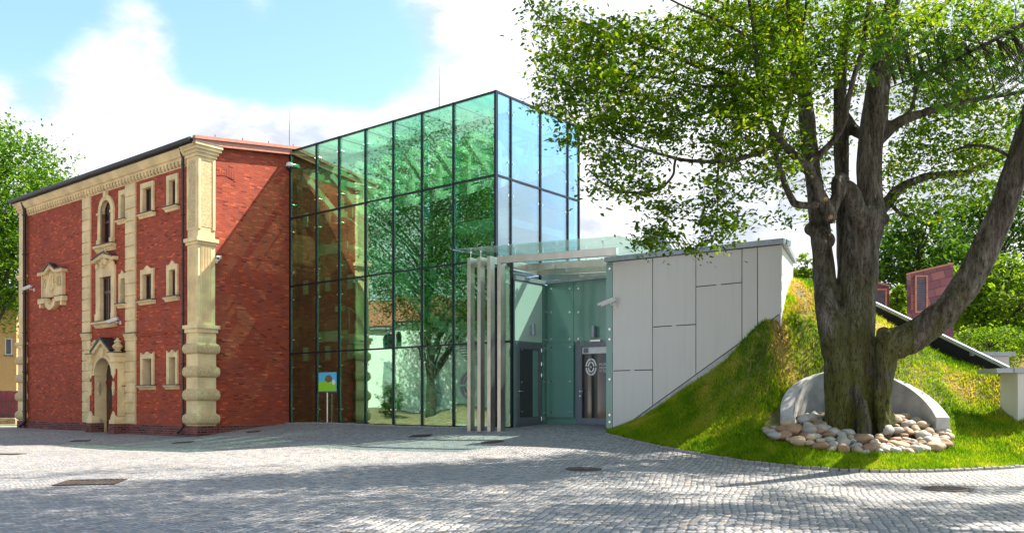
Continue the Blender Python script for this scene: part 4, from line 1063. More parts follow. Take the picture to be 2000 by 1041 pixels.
# ---------------------------------------------------------------- grass mound
kpx = [(1186, 849), (1240, 863), (1300, 876), (1400, 894), (1500, 908), (1600, 917), (1700, 922), (1800, 922), (1900, 918), (2000, 912), (2200, 897)]
kerb = [hit(*p) for p in kpx]
def wallpt(px, lift=-.17): u = Uof(px, 0); p = B(u, -.02); return Vector((p.x, p.y, max(bl(u)+lift, float(gz(p.x, p.y))+.02)))
back = [wallpt(1203), wallpt(1262), wallpt(1330), wallpt(1430), wallpt(1519), at(1546, 548, 23.2), at(1600, 566, 24.0), at(1712, 627, 24.0), at(1840, 694, 22.4), at(1962, 737, 20.7), at(2200, 800, 19.0)]
RC = Vector((7.63, 18.85)); RO, RI = 1.74, 1.46       # concrete ring round the tree
ctl = [(p.x, p.y, p.z+.04) for p in kerb]+[tuple(p) for p in back]
ctl += [tuple(at(1524, 838, 18.9)), tuple(at(1856, 848, 18.9)), (RC.x, RC.y+RO+.05, E+.66), (RC.x-1.3, RC.y+1.25, E+.12), (RC.x-.75, RC.y+1.68, E+.42), (RC.x+1.3, RC.y+1.25, E+.26),
        tuple(at(1650, 889, 17.5)), tuple(at(1760, 888, 17.5)), tuple(at(1540, 880, 17.9)), tuple(at(1860, 885, 17.9)), tuple(at(1940, 800, 20.0)), tuple(at(1400, 790, 20.8))]
ct = np.array(ctl)
def _phi(r2): return .5*r2*np.log(r2+1e-9)
n_ = len(ct); A = np.zeros((n_+3, n_+3)); A[:n_, :n_] = _phi(((ct[:, None, :2]-ct[None, :, :2])**2).sum(-1))+np.eye(n_)*.02
A[:n_, n_:] = np.c_[np.ones(n_), ct[:, :2]]; A[n_:, :n_] = A[:n_, n_:].T
wt = np.linalg.solve(A, np.r_[ct[:, 2], 0, 0, 0])
def mz(x, y):
    x = np.asarray(x, float); y = np.asarray(y, float)
    z = wt[n_]+wt[n_+1]*x+wt[n_+2]*y+(_phi((x[..., None]-ct[:, 0])**2+(y[..., None]-ct[:, 1])**2)*wt[:n_]).sum(-1)
    # bed of stones held by the ring
    r = np.hypot(x-RC.x, y-RC.y); ins = (y > RC.y-.25) & (r < RI+.14)
    bed = E-.66+np.clip(y-RC.y, 0, 2)*.26
    return np.where(ins, np.minimum(z, bed), z)
NS, NTT = 150, 60
def polyline(P, n):
    # sample a keyed polyline with n points evenly over its keys
    k = len(P)-1; out = []
    for i in range(n):
        t = i/(n-1)*k; j = min(int(t), k-1); f = t-j
        p0, p1, p2, p3 = P[max(j-1, 0)], P[j], P[j+1], P[min(j+2, k)]
        out.append(.5*((2*p1)+(p2-p0)*f+(2*p0-5*p1+4*p2-p3)*f*f+(3*p1-p0-3*p2+p3)*f**3))
    return out
KS = np.array([tuple(p) for p in polyline([Vector(p) for p in kerb], NS)])
k_ = len(back)-1; BS = np.array([tuple(back[min(int(i/(NS-1)*k_), k_-1)].lerp(back[min(int(i/(NS-1)*k_), k_-1)+1], i/(NS-1)*k_-min(int(i/(NS-1)*k_), k_-1))) for i in range(NS)])
tt = np.linspace(0, 1, NTT)[:, None]
MX = KS[None, :, 0]*(1-tt)+BS[None, :, 0]*tt; MY = KS[None, :, 1]*(1-tt)+BS[None, :, 1]*tt
MZ = mz(MX, MY)
MZ[0] = KS[:, 2]+.03
rgn = np.random.default_rng(5)
tag(gridmesh('grass_mound', MX, MY, MZ, 'turf'), kind='structure')
# grass blades: one object
def blades(name, P, hgt, colr, lean=.5):
    n = len(P); a = rgn.uniform(0, 2*np.pi, n); wd = rgn.uniform(.007, .014, n)
    side = np.stack([np.cos(a), np.sin(a), np.zeros(n)], -1)*wd[:, None]
    tip = np.stack([rgn.normal(0, lean, n)*hgt, rgn.normal(0, lean, n)*hgt, hgt], -1)
    V = np.stack([P-side, P+side, P+tip], 1).reshape(-1, 3)
    return rawmesh(name, V, np.arange(3*n).reshape(-1, 3), np.repeat(colr, 3), 'grass_blade')
def rawmesh(name, V, Fc, lc, mat, parent=None):
    me = D.meshes.new(name); k = Fc.shape[1]
    me.vertices.add(len(V)); me.vertices.foreach_set('co', V.astype(np.float32).ravel())
    me.loops.add(Fc.size); me.loops.foreach_set('vertex_index', Fc.astype(np.int32).ravel())
    me.polygons.add(len(Fc)); me.polygons.foreach_set('loop_start', np.arange(0, Fc.size, k, dtype=np.int32)); 
    at_ = me.attributes.new('lc', 'FLOAT', 'POINT'); at_.data.foreach_set('value', np.clip(lc, 0, 1).astype(np.float32))
    me.update(calc_edges=True); me.materials.append(MAT[mat])
    o = D.objects.new(name, me); scene.collection.objects.link(o); o.parent = parent; return o
NB = 150000
si = rgn.uniform(0, NS-1.001, NB); ti = (rgn.uniform(0, 1, NB)**1.25)*(NTT-1.001)
i0 = si.astype(int); j0 = ti.astype(int); fs = si-i0; ft = ti-j0
def bil(G): return (G[j0, i0]*(1-fs)+G[j0, i0+1]*fs)*(1-ft)+(G[j0+1, i0]*(1-fs)+G[j0+1, i0+1]*fs)*ft
GX, GY = bil(MX), bil(MY); GZ_ = bil(MZ)
def vnoise(x, y, s, seed=0):
    return np.array([mnoise.noise((a*s+seed, b*s, seed*.7)) for a, b in zip(x, y)])
dry = vnoise(GX, GY, .75, 3)*.65+vnoise(GX, GY, 2.6, 8)*.5
r = np.hypot(GX-RC.x, GY-RC.y)
keep = ~((r < RO+.02) & (GY > RC.y-.15)) & ~(((GX-RC.x+.24)/1.9)**2+((GY-RC.y)/1.32)**2 < 1) 
steep = np.clip((GZ_-E+.9)/3, 0, 1)
keep &= rgn.uniform(0, 1, NB) > np.clip(dry*1.3-.05, 0, .85)*(.25+steep)
lc = .36+rgn.normal(0, .15, NB)+np.clip(dry+.09, -.38, 1)*(.45+.95*steep)
hg = rgn.uniform(.045, .11, NB)*(1.05-.6*np.clip(dry, 0, .6))
ok = np.where(keep)[0]
tag(blades('grass', np.stack([GX, GY, GZ_], -1)[ok], hg[ok], lc[ok]), kind='stuff', label='green and straw coloured grass growing over the mound', cat='grass')
# kerb of small setts along the grass edge
def sett_row(name, pts, w_, h_, step, mat, kind='structure'):
    m = M(); rng = random.Random(7); P = [Vector(p) for p in pts]; acc = 0; i = 0
    L = [(P[j+1]-P[j]).length for j in range(len(P)-1)]; tot = sum(L); s = 0
    while s < tot-step:
        d = s; j = 0
        while d > L[j]: d -= L[j]; j += 1
        t = (P[j+1]-P[j]).normalized(); c = P[j]+t*(d+step/2); t.z = 0; t.normalize(); nn = Vector((-t.y, t.x, 0))
        hl = step/2-.006-rng.uniform(0, .006); hw_ = w_/2*rng.uniform(.9, 1.05); dz = rng.uniform(-.008, .008); jit = nn*rng.uniform(-.008, .008)
        b = [c+jit-t*hl-nn*hw_, c+jit+t*hl-nn*hw_, c+jit+t*hl+nn*hw_, c+jit-t*hl+nn*hw_]
        b2 = [c+jit-t*hl*.86-nn*hw_*.82, c+jit+t*hl*.86-nn*hw_*.82, c+jit+t*hl*.86+nn*hw_*.82, c+jit-t*hl*.86+nn*hw_*.82]
        m.add([(q.x, q.y, q.z-.15) for q in b]+[(q.x, q.y, q.z+h_-.02+dz) for q in b]+[(q.x, q.y, q.z+h_+dz) for q in b2],
              [(0,1,5,4),(1,2,6,5),(2,3,7,6),(3,0,4,7),(4,5,9,8),(5,6,10,9),(6,7,11,10),(7,4,8,11),(8,9,10,11)])
        s += step*rng.uniform(.97, 1.06)
    o = m.build(name, mat); tag(o, kind=kind); return o
stone_mat('sett', (.24, .235, .23), (.34, .32, .30))
m_, t_ = newmat('kerb_sett'); co = t_.n('ShaderNodeTexCoord').outputs['Object']
finish(t_, pbsdf(t_, t_.mix(t_.noise(co, 7, 3), (.16, .155, .15), (.44, .40, .36)), .8, 0, t_.noise(co, 30, 4), .4, .01))
sett_row('kerb', [tuple(p) for p in KS[::2]], .14, .06, .17, 'kerb_sett')
pts = []
for u in np.linspace(.1, UE-.1, 40): p = B(u, -.24); pts.append((p.x, p.y, float(gz(p.x, p.y))))
sett_row('kerb', pts, .16, .045, .2, 'kerb_sett')

# ---------------------------------------------------------------- concrete ring
m = M(); n = 48; vs = []
zt_ = lambda y: E-.33+(y-RC.y)*.68 if y > RC.y else E-.33
prof = []
for i in range(n+1):
    a = R(-9+183*i/n); c, s = math.cos(a), math.sin(a); s9 = math.sin(a+R(8))
    for r_ in (RO, RI): vs.append((RC.x+r_*c, RC.y+r_*s, E-1.6))
    for r_ in (RI, RO): vs.append((RC.x+r_*c, RC.y+r_*s, zt_(RC.y+(RO+RI)/2*s9)))
fs_ = []
for i in range(n):
    a, b = i*4, i*4+4
    for k in range(4): fs_.append((a+k, a+(k+1)%4, b+(k+1)%4, b+k))
fs_ += [(0, 1, 2, 3), (n*4+3, n*4+2, n*4+1, n*4)]
m.add(vs, fs_)
tag(m.build('retaining_ring', 'concrete', None, bevel=.012), 'half round concrete retaining wall curving behind the big tree trunk', 'retaining wall')

# ---------------------------------------------------------------- loose stones, each a thing
def stone_mesh(seed):
    bm = bmesh.new(); bmesh.ops.create_icosphere(bm, subdivisions=3, radius=1)
    for v in bm.verts:
        p = v.co.copy(); s1 = mnoise.noise(p*1.1+Vector((seed*3.1, seed, 0))); s2 = mnoise.noise(p*2.3+Vector((0, seed*1.7, 4)))
        # knock flats into the pebble
        for q in range(5):
            rr = random.Random(seed*10+q); d = Vector((rr.gauss(0, 1), rr.gauss(0, 1), rr.gauss(0, 1))).normalized(); lim = rr.uniform(.66, .88)
            h = p.dot(d)
            if h > lim: p -= d*(h-lim)*.85
        v.co = p*(1+.16*s1+.07*s2)
    me = D.meshes.new('stone'); bm.to_mesh(me); bm.free(); me.polygons.foreach_set('use_smooth', [True]*len(me.polygons)); return me
protos = {}
for c_ in ('tan', 'grey', 'brown'):
    for s_ in range(5):
        me = stone_mesh(s_+1); me.materials.append(MAT['stone_'+c_]); protos[c_, s_] = me
lab = {'tan': 'tan rounded stone in the bed of stones round the big tree', 'grey': 'grey rounded stone in the bed of stones round the big tree', 'brown': 'rusty brown rounded stone in the bed of stones round the big tree'}
rng = random.Random(21); placed = []
tries = 0
while len(placed) < 210 and tries < 9000:
    tries += 1
    x = RC.x+rng.uniform(-2.2, 1.72); y = RC.y+rng.uniform(-1.36, 1.35)
    r_ = math.hypot(x-RC.x, y-RC.y)
    if y > RC.y-.1 and r_ > RI-.14: continue
    if y <= RC.y-.1 and ((x-RC.x+.24)/1.95)**2+((y-RC.y)/1.34)**2 > 1: continue
    if math.hypot((x-7.62)/.78, (y-19.2)/.72) < 1: continue
    s_ = rng.choice((.085, .10, .115, .13, .15, .175))
    if any((x-a)**2+(y-b)**2 < ((s_+c)*.70)**2 for a, b, c in placed): continue
    placed.append((x, y, s_))
for x, y, s_ in placed:
    c_ = rng.choice(('tan', 'tan', 'grey', 'grey', 'brown'))
    o = D.objects.new('stone', protos[c_, rng.randrange(5)]); scene.collection.objects.link(o)
    sx_, sy_, sz_ = s_*rng.uniform(1.05, 1.4), s_*rng.uniform(.85, 1.1), s_*rng.uniform(.62, .85)
    o.scale = (sx_, sy_, sz_); o.rotation_euler = (rng.uniform(-.25, .25), rng.uniform(-.25, .25), rng.uniform(0, 6.28))
    o.location = (x, y, float(mz(x, y))+sz_*.55+max(0, .15-.10*abs(y-RC.y-.1)))
    tag(o, lab[c_], 'stone', c_+' stones in the bed round the tree')

# ---------------------------------------------------------------- the big tree
def P4(lst, d0=None):
    out = []; d = d0
    for q in lst:
        if len(q) > 3: d = q[3]
        out.append((at(q[0], q[1], d), q[2]/2/F*d))
    return out
def smooth_path(pr, sub=4):
    pts = [p for p, _ in pr]; rs = [r_ for _, r_ in pr]; k = len(pts)-1; o1, o2 = [], []
    for j in range(k):
        for f in np.linspace(0, 1, sub, endpoint=False):
            p0, p1, p2, p3 = pts[max(j-1, 0)], pts[j], pts[j+1], pts[min(j+2, k)]
            o1.append(.5*((2*p1)+(p2-p0)*f+(2*p0-5*p1+4*p2-p3)*f*f+(3*p1-p0-3*p2+p3)*f**3)); o2.append(rs[j]*(1-f)+rs[j+1]*f)
    o1.append(pts[-1]); o2.append(rs[-1]); return o1, o2
thick = [
 P4([(1660,925,96,19.2),(1660,890,100),(1660,845,92),(1658,780,88),(1657,720,88),(1661,650,86),(1671,590,76),(1678,540,70),(1681,490,66),(1691,445,70),(1697,415,62),(1699,380,48),(1697,330,47),(1700,280,48),(1707,240,50),(1712,200,47),(1718,150,42),(1724,100,36),(1732,50,32),(1745,0,27),(1760,-60,22),(1790,-160,16),(1810,-260,10)]),
 P4([(1636,925,60,18.95),(1638,880,54),(1640,800,50),(1633,700,48),(1622,640,48),(1613,590,44,19.1),(1610,540,43,19.4),(1606,490,39),(1601,440,39,19.8),(1595,400,35),(1588,340,31,20.2),(1582,290,31),(1576,230,31),(1570,170,29),(1562,110,25,20.6),(1556,50,21),(1550,0,19),(1540,-80,14),(1525,-180,9)]),
 P4([(1722,925,50,18.8),(1723,880,42),(1723,830,33),(1723,760,33),(1726,705,42),(1733,675,54),(1748,670,64,18.85),(1775,662,61,18.8),(1810,640,57,18.7),(1850,603,55,18.5),(1885,558,53,18.4),(1918,500,52,18.3),(1945,440,51,18.2),(1968,380,49,18.1),(1990,315,47,18),(2012,240,43,17.9),(2040,150,39,17.8),(2075,50,34,17.7),(2110,-60,28,17.6),(2140,-180,18,17.5)]),
 P4([(1652,650,34,19.7),(1647,580,24,19.9),(1644,520,17,20.1),(1643,470,19),(1645,420,22),(1645,370,25),(1644,330,28),(1643,280,29),(1642,220,29),(1641,170,23),(1645,120,21),(1652,60,18),(1660,0,16),(1665,-80,12)]),
 P4([(1684,425,36,19.0),(1672,408,36,18.75),(1666,384,32,18.65),(1655,366,28,18.55),(1642,371,25,18.5),(1631,395,22,18.45),(1622,416,22,18.4),(1612,410,28,18.4),(1606,394,27,18.4),(1598,374,23,18.4),(1588,350,21,18.35),(1578,330,21,18.3),(1560,312,18,18.2),(1540,292,16,18.1),(1522,272,14,18.0)]),
 P4([(1640,392,18,18.45),(1633,368,20,18.4),(1634,352,19,18.5),(1646,345,15,18.7),(1655,352,12,18.9)]),
 P4([(1716,270,30,19.2),(1732,256,26,19.2),(1745,245,23,19.2),(1770,232,19,19.1),(1800,222,17,19)]),
 P4([(1715,415,26,19.5),(1735,393,24,19.7),(1750,375,20,19.9),(1775,358,17,20.1),(1810,345,16,20.4)]),
 P4([(1706,258,22,19.4),(1684,262,22,19.8),(1664,250,20,20.1),(1648,222,18,20.2)]),
]
blobs = [(1722, 429, 18.95, 15), (1688, 432, 19.15, 40), (1583, 447, 19.75, 13), (1622, 425, 18.35, 13), (1728, 655, 18.55, 15), (1612, 470, 19.5, 19), (1640, 375, 20.1, 14)]
m = M()
for pr in thick: p_, r_ = smooth_path(pr, 4); m.tube(p_, r_, 18)
for (px, py, d, rp) in blobs:
    c = at(px, py, d); rr = rp/F*d; bm = bmesh.new(); bmesh.ops.create_icosphere(bm, subdivisions=2, radius=rr)
    m.add([tuple(v.co+c) for v in bm.verts], [tuple(v.index for v in f.verts) for f in bm.faces]); bm.free()
# flared roots
for k in range(9):
    a = 6.28*k/9+.3; c = at(1678, 850, 19.15); c.z = E-.72
    m.tube([c+Vector((math.cos(a)*.50, math.sin(a)*.50, .75)), c+Vector((math.cos(a)*.62, math.sin(a)*.60, .2)), c+Vector((math.cos(a)*.86, math.sin(a)*.78, -.25))], [.10, .15, .13], 10)
bt = empty('beech_tree', (7.62, 19.2, E-.75), 0, 'big old tree with several trunks inside the concrete half ring on the grass mound', 'tree')
raw = m.build('trunk_raw', 'bark')
rm = raw.modifiers.new('r', 'REMESH'); rm.mode = 'VOXEL'; rm.voxel_size = .034; rm.use_smooth_shade = True
me = D.meshes.new_from_object(raw.evaluated_get(C.evaluated_depsgraph_get())); D.objects.remove(raw)
bm = bmesh.new(); bm.from_mesh(me); bmesh.ops.smooth_vert(bm, verts=bm.verts, factor=.5, use_axis_x=True, use_axis_y=True, use_axis_z=True); bm.normal_update()
for v in bm.verts:
    c = v.co; big_ = max(0, min(1, (E+3.2-c.z)/3.0))
    s1 = mnoise.noise(Vector((c.x*4.5, c.y*4.5, c.z*.7))); s2 = mnoise.noise(Vector((c.x*13, c.y*13, c.z*2.2))); s3 = mnoise.noise(c*2.0)
    v.co += v.normal*(s1*(.012+.05*big_)+s2*(.006+.028*big_)+s3*.018)
for f in bm.faces: f.smooth = True
bm.to_mesh(me); bm.free(); me.name = 'trunk'
def place_in(o, par):
    o.parent = par; o.matrix_parent_inverse = par.matrix_basis.inverted() if False else Matrix.Translation(-Vector(par.location))
o = D.objects.new('trunk', me); scene.collection.objects.link(o); place_in(o, bt)
# sawn stumps
for (px, py, d, rp, dx, dy) in ((1612, 390, 18.28, 5, 0, -1), (1623, 424, 18.20, 4, 0, -1)):
    m = M(); c = at(px, py, d); q = Vector((dx, dy, .1)).normalized(); m.tube([c-q*.05, c+q*.03], [rp/F*d, rp/F*d*.9], 12)
    place_in(m.build('sawn_stump', 'cut_wood', None), bt)
thin = [
 P4([(1522,272,14,18.0),(1510,255,12),(1500,225,11,17.9),(1488,180,10,17.8),(1480,150,9),(1475,80,8,17.6),(1465,14,7),(1450,-60,6,17.4),(1430,-140,4)]),
 P4([(1578,330,15,18.3),(1586,312,14),(1605,298,13,18.2),(1630,272,12),(1648,240,12,18.1),(1656,200,11),(1668,150,10,18),(1682,105,10),(1690,55,9),(1697,5,8),(1705,-60,6)]),
 P4([(1606,398,18,18.4),(1580,402,14,18.3),(1555,399,15,18.2),(1547,390,14),(1535,365,12,18.1),(1520,320,11),(1512,285,11,18),(1505,255,10),(1495,230,8)]),
 P4([(1522,272,10,18.0),(1530,240,10),(1545,190,10),(1549,120,9),(1543,60,8),(1538,0,8),(1530,-80,5)]),
 P4([(1548,120,6,18),(1562,90,5),(1570,50,5),(1575,0,4)]),
 P4([(1800,222,15,19),(1850,208,12,18.8),(1900,196,11,18.6),(1960,186,9,18.4),(2030,176,7,18.2)]),
 P4([(1770,228,8,19.1),(1783,205,7),(1788,165,6),(1785,120,5)]),
 P4([(1810,345,14,20.4),(1850,340,13,20.6),(1885,338,12,20.8),(1905,328,10),(1940,315,9,21),(2010,285,7,21.3)]),
 P4([(1738,395,8,19.6),(1755,415,7,19.4),(1775,423,5,19.3)]),
 P4([(1512,285,11,18),(1500,290,10),(1470,303,9,17.8),(1432,313,9,17.6),(1390,316,8,17.4),(1336,313,7,17.2),(1300,304,6,17),(1269,295,5,16.9),(1216,276,4,16.7),(1178,250,3,16.6),(1150,225,2.5,16.5)]),
 P4([(1320,308,5,17.1),(1317,325,5),(1315,341,5),(1303,357,5),(1288,367,5,17),(1265,375,5),(1240,377,5,16.9),(1215,374,4),(1192,367,4,16.8),(1170,352,3),(1149,331,2.5,16.7)]),
 P4([(1484,165,8,17.8),(1466,163,7),(1425,168,7,17.6),(1384,170,6,17.5),(1345,164,5),(1307,156,5,17.2),(1265,150,5),(1230,149,4,17),(1190,140,4),(1158,125,3,16.8),(1125,110,2.5)]),
 P4([(1490,192,9,17.9),(1480,192,8),(1455,172,7,18),(1432,154,9,18.2),(1399,139,9,18.3),(1355,127,7,18.3),(1310,105,7,18.2),(1269,91,7,18.1),(1220,75,6,18),(1168,62,5,17.8),(1135,43,4,17.6),(1095,45,3),(1058,38,2.5,17.4),(1034,10,2)]),
 P4([(1475,80,7,17.6),(1440,60,6),(1400,40,5,17.3),(1340,15,4),(1290,-10,3,17)]),
 P4([(1556,90,9,20.6),(1500,50,8,20.9),(1440,20,7,21.1),(1370,-10,5,21.3)]),
 P4([(1404,315,5,17.4),(1402,340,5,17.3),(1400,365,4,17.2),(1402,395,3),(1400,430,2.5)]),
 P4([(1724,100,14,19.2),(1770,70,11,19.4),(1810,40,9,19.6),(1860,-5,7,19.8),(1900,-60,5,20)]),
 P4([(1990,315,10,18),(1940,290,7,18.4),(1895,285,6,18.7),(1850,300,4,19)]),
 P4([(1600,440,8,19.7),(1612,470,3,19.4),(1622,500,3,19.3),(1626,520,2,19.3)]),
 P4([(1436,154,6,18.2),(1400,190,5,18.6),(1350,215,4,18.9),(1300,232,3.5,19.1),(1240,240,3,19.3),(1190,225,2.5,19.5)]),
 P4([(1570,170,9,20.2),(1520,150,8,20.6),(1470,110,7,21),(1410,85,5,21.3),(1350,70,4,21.6)]),
]
m = M(); nodes = []
for pr in thin:
    p_, r_ = smooth_path(pr, 4); m.tube(p_, r_, 8); nodes += p_
for pr in thick[:4]+thick[6:8]:
    p_, r_ = smooth_path(pr, 3); nodes += [q for q in p_ if q.z > E+5.2]
place_in(m.build('branch', 'bark', None, smooth=True), bt)
# leaf sprays: where the photo shows foliage, plus the upper crown that shades the square
rng = np.random.default_rng(11)
ell = [(1320,150,270,120,265,17.6),(1200,120,130,80,55,17.0),(1130,90,80,70,30,16.9),(1060,50,40,50,13,17.2),(1160,200,110,60,44,16.8),(1190,270,95,45,34,16.7),(1240,330,70,40,22,17),(1215,372,70,18,18,16.8),(1400,240,140,80,92,17.8),
       (1300,405,20,45,14,17.1),(1288,455,14,30,9,17.2),(1262,476,26,9,6,17.2),(1395,455,34,28,9,17.2),(1340,482,40,8,6,17.3),(1400,390,35,65,26,17.2),(1425,430,22,30,9,17.2),(1480,300,90,50,50,18.6),(1500,90,150,110,150,18.5),(1430,60,120,80,80,20),(1620,90,130,110,110,21),(1600,240,70,70,34,21.4),(1560,330,60,45,20,21.2),(1610,400,40,30,8,21.2),
       (1720,60,110,70,60,18.2),(1840,90,160,110,130,20),(1900,250,130,80,110,20),(1820,310,110,60,50,20.6),(1780,400,60,45,16,19.6),(1940,330,90,45,40,20.8),(1820,160,120,80,60,21),(1960,60,90,90,60,19.4),(1880,380,60,25,8,20),(1750,330,40,50,12,21),(1470,370,70,25,7,18.8),(1540,430,40,12,3,18.8)]
CL = []
for cx, cy, rx, ry, k, d in ell:
    k = int(k*1.18); a = rng.uniform(0, 6.283, k); q = rng.uniform(0, 1, k)**.5
    px = cx+rx*q*np.cos(a); py = cy+ry*q*np.sin(a); dd = d+rng.normal(0, .8, k)
    for x, y, z in zip(px, py, dd):
        if 1648 < x < 1745 and y > 90 and z < 19.8: z = 20.4+rng.uniform(0, 1.5)
        if y > 496: continue
        CL.append(at(x, y, z))
up = 0
while up < 200:
    v = rng.normal(0, 1, 3); v /= np.linalg.norm(v); v *= rng.uniform(.45, 1)**.5
    p = Vector((4.6+v[0]*5.6, 18.6+v[1]*4.6, E+11.4+v[2]*3.6))
    if (p.z-E) < .475*p.y: continue
    CL.append(p); up += 1
# crown parts high above the frame whose shade falls on the square
SHL = []
def shade_pts(k, seed):
    rg = random.Random(seed); out = []; tv = Vector(trav)
    edge = [(-400, 962), (0, 955), (430, 932), (640, 916), (1000, 898), (1300, 884), (1420, 905), (1700, 935), (2400, 935)]
    while len(out) < k:
        px = rg.uniform(-300, 2300); f = rg.random(); 
        j = max(i for i in range(len(edge)-1) if edge[i][0] <= px); e0, e1 = edge[j], edge[j+1]; ye = e0[1]+(e1[1]-e0[1])*(px-e0[0])/(e1[0]-e0[0])
        g_ = Vector(((px-HX)/F, 1, 0)); dmax = (E-.05)*F/(ye-HY); d = rg.uniform(5.0, dmax); g_ *= d; g_.z = .08
        nz = mnoise.noise((g_.x*.42, g_.y*.62, 3.1))+.6*mnoise.noise((g_.x*1.1, g_.y*1.5, 9.2))
        if nz < -.27 or (g_.x > 2.5 and nz < (.0 if g_.y < 14.5 else .16)): continue
        h = rg.uniform(8.5, 13.5); p = g_-tv*(h/-tv.z)
        if p.z-E < .478*p.y+.5: continue
        out.append(p)
    return out
for p in shade_pts(2900, 77):
    if p.y > 13.0: CL.append(p)
    else: SHL.append(p)
print('shade', len(SHL))
# twigs: join every spray to the nearest wood
N = np.array([tuple(p) for p in nodes]); CLa = np.array([tuple(p) for p in CL])
d2n = np.array([((N-c)**2).sum(1).min() for c in CLa]); order = np.argsort(d2n)
m = M(); pool = [tuple(p) for p in nodes]; arrp = np.array(pool); extra = []
for oi in order:
    c = CLa[oi]
    allp = arrp if not extra else np.vstack([arrp, np.array(extra)])
    q = allp[((allp-c)**2).sum(1).argmin()]
    L = np.linalg.norm(q-c)
    if L < .05: continue
    q_, c_ = Vector(q), Vector(c); mid = q_.lerp(c_, .5)+Vector(rng.normal(0, .07, 3))*L+Vector((0, 0, .06*L))
    m.tube([q_, q_.lerp(mid, .55)+Vector(rng.normal(0, .03, 3))*L, mid, mid.lerp(c_, .5)+Vector(rng.normal(0, .03, 3))*L, c_], [min(.016, .007+.004*L), .0075, .006, .0045, .003], 4, cap=False)
    extra += [tuple(q_.lerp(mid, .5)), tuple(mid), tuple(mid.lerp(c_, .5)), tuple(c_)]
place_in(m.build('twigs', 'twig', None, recalc=False), bt)
def leaves(name, cen, per, rad, thick_, size, mat, parent, rng, tilt=.45, cvar=.20, asp=.58, colbase=None):
    # every spray is a loose flat fan of small pointed leaves
    n = len(cen); cen = np.repeat(np.asarray(cen), per, 0); k = len(cen)
    ax = np.repeat(rng.normal(0, 1, (n, 3))*[.35, .35, 0]+[0, 0, 1], per, 0)
    off = rng.normal(0, 1, (k, 3))*[rad, rad, thick_]
    off[:, 2] -= (ax[:, 0]*off[:, 0]+ax[:, 1]*off[:, 1])
    C_ = cen+off
    nr = ax+rng.normal(0, tilt, (k, 3)); nr /= np.linalg.norm(nr, axis=1)[:, None]
    h = rng.normal(0, 1, (k, 3)); t = np.cross(nr, h); t /= np.linalg.norm(t, axis=1)[:, None]; b = np.cross(nr, t)
    s = (size*rng.uniform(.7, 1.25, k))[:, None]
    droop = np.array([0, 0, -.18])*s
    V = np.stack([C_-t*s*.5, C_-b*s*asp*.5+t*s*.02, C_+t*s*.55+droop, C_+b*s*asp*.5+t*s*.02], 1).reshape(-1, 3)
    cb = (np.repeat(rng.normal(.45, .16, n), per) if colbase is None else np.repeat(colbase, per))+rng.normal(0, cvar, k)
    o = rawmesh(name, V, np.arange(4*k).reshape(-1, 4), np.repeat(cb, 4), mat)
    if parent: place_in(o, parent)
    return o
leaves('crown', CLa, 26, .21, .03, .112, 'leaf_beech', bt, rng)

# ---------------------------------------------------------------- feathery tree that overhangs from the right
lt = empty('locust_tree', (11.5, 10.2, float(gz(11.5, 10.2))), 0, 'bright green tree with feathery leaflets hanging into the picture top right', 'tree')
m = M()
bz = float(gz(11.5, 10.2))
tr = [((11.5,10.2,bz-.2),.30),((11.4,10.2,bz+2),.26),((11.1,10.4,bz+4.5),.22),((10.4,10.8,bz+7),.17),((9.0,11.3,bz+9.5),.12),((6.5,12,bz+11.5),.08),((3.5,12.5,bz+12.8),.04)]
m.tube(*smooth_path([(Vector(p), r_) for p, r_ in tr], 3), 12)
L2 = [((11.1,10.4,bz+4.5),.12),((10.0,11.2,bz+6.4),.09),((8.6,12.3,E+6.15),.05),((7.6,12.9,E+5.6),.035),((6.6,13.3,E+5.15),.02),((5.9,13.6,E+4.9),.008)]
m.tube(*smooth_path([(Vector(p), r_) for p, r_ in L2], 4), 8)
for e_ in (((10.4,10.8,bz+7),(10.5,8.5,bz+10),(7.5,7.5,bz+12.5)),((11.1,10.4,bz+4.5),(12.5,9,bz+8),(12,7,bz+11.5)),((9.0,11.3,bz+9.5),(9.5,13.5,bz+12),(8,15,bz+13))): m.tube(*smooth_path([(Vector(p), r_) for p, r_ in zip(e_, (.1, .07, .03))], 4), 8)
place_in(m.build('trunk', 'bark', None, smooth=True), lt)
# pinnate fronds on the hanging branch
fr = []
for k in range(280):
    px = rng.uniform(1690, 2040); py = 60+rng.uniform(-45, 80)+(px-1700)*.10+(85*rng.uniform(0, 1)**2 if px > 1790 else 0)
    if py > 235: continue
    fr.append((at(px, py, rng.uniform(12.4, 13.6)), rng.uniform(0, 6.28), rng.uniform(.24, .36)))
V = []; tw = M()
for c, a, L in fr:
    dirv = Vector((math.cos(a), math.sin(a), -.55)).normalized(); sd = dirv.cross(Vector((0, 0, 1))).normalized(); nn = sd.cross(dirv)
    tw.tube([c, c+dirv*L*.5, c+dirv*L-Vector((0, 0, .03))], [.003, .0025, .001], 4, cap=False)
    for i in range(10):
        b0 = c+dirv*L*(.12+.88*i/10)
        for s_ in (-1, 1):
            ll = .075*(1-.35*abs(i-4)/6); dv = (sd*s_+dirv*.35-nn*.12).normalized(); wv = dirv*.014
            V += [b0, b0+dv*ll*.5-wv, b0+dv*ll, b0+dv*ll*.5+wv]
V = np.array([tuple(p) for p in V]); n = len(V)//4
cb = np.repeat(np.repeat(rng.normal(.55, .2, len(fr)), 20)+rng.normal(0, .08, n), 4)
place_in(rawmesh('frond', V, np.arange(4*n).reshape(-1, 4), cb, 'leaf_locust'), lt)
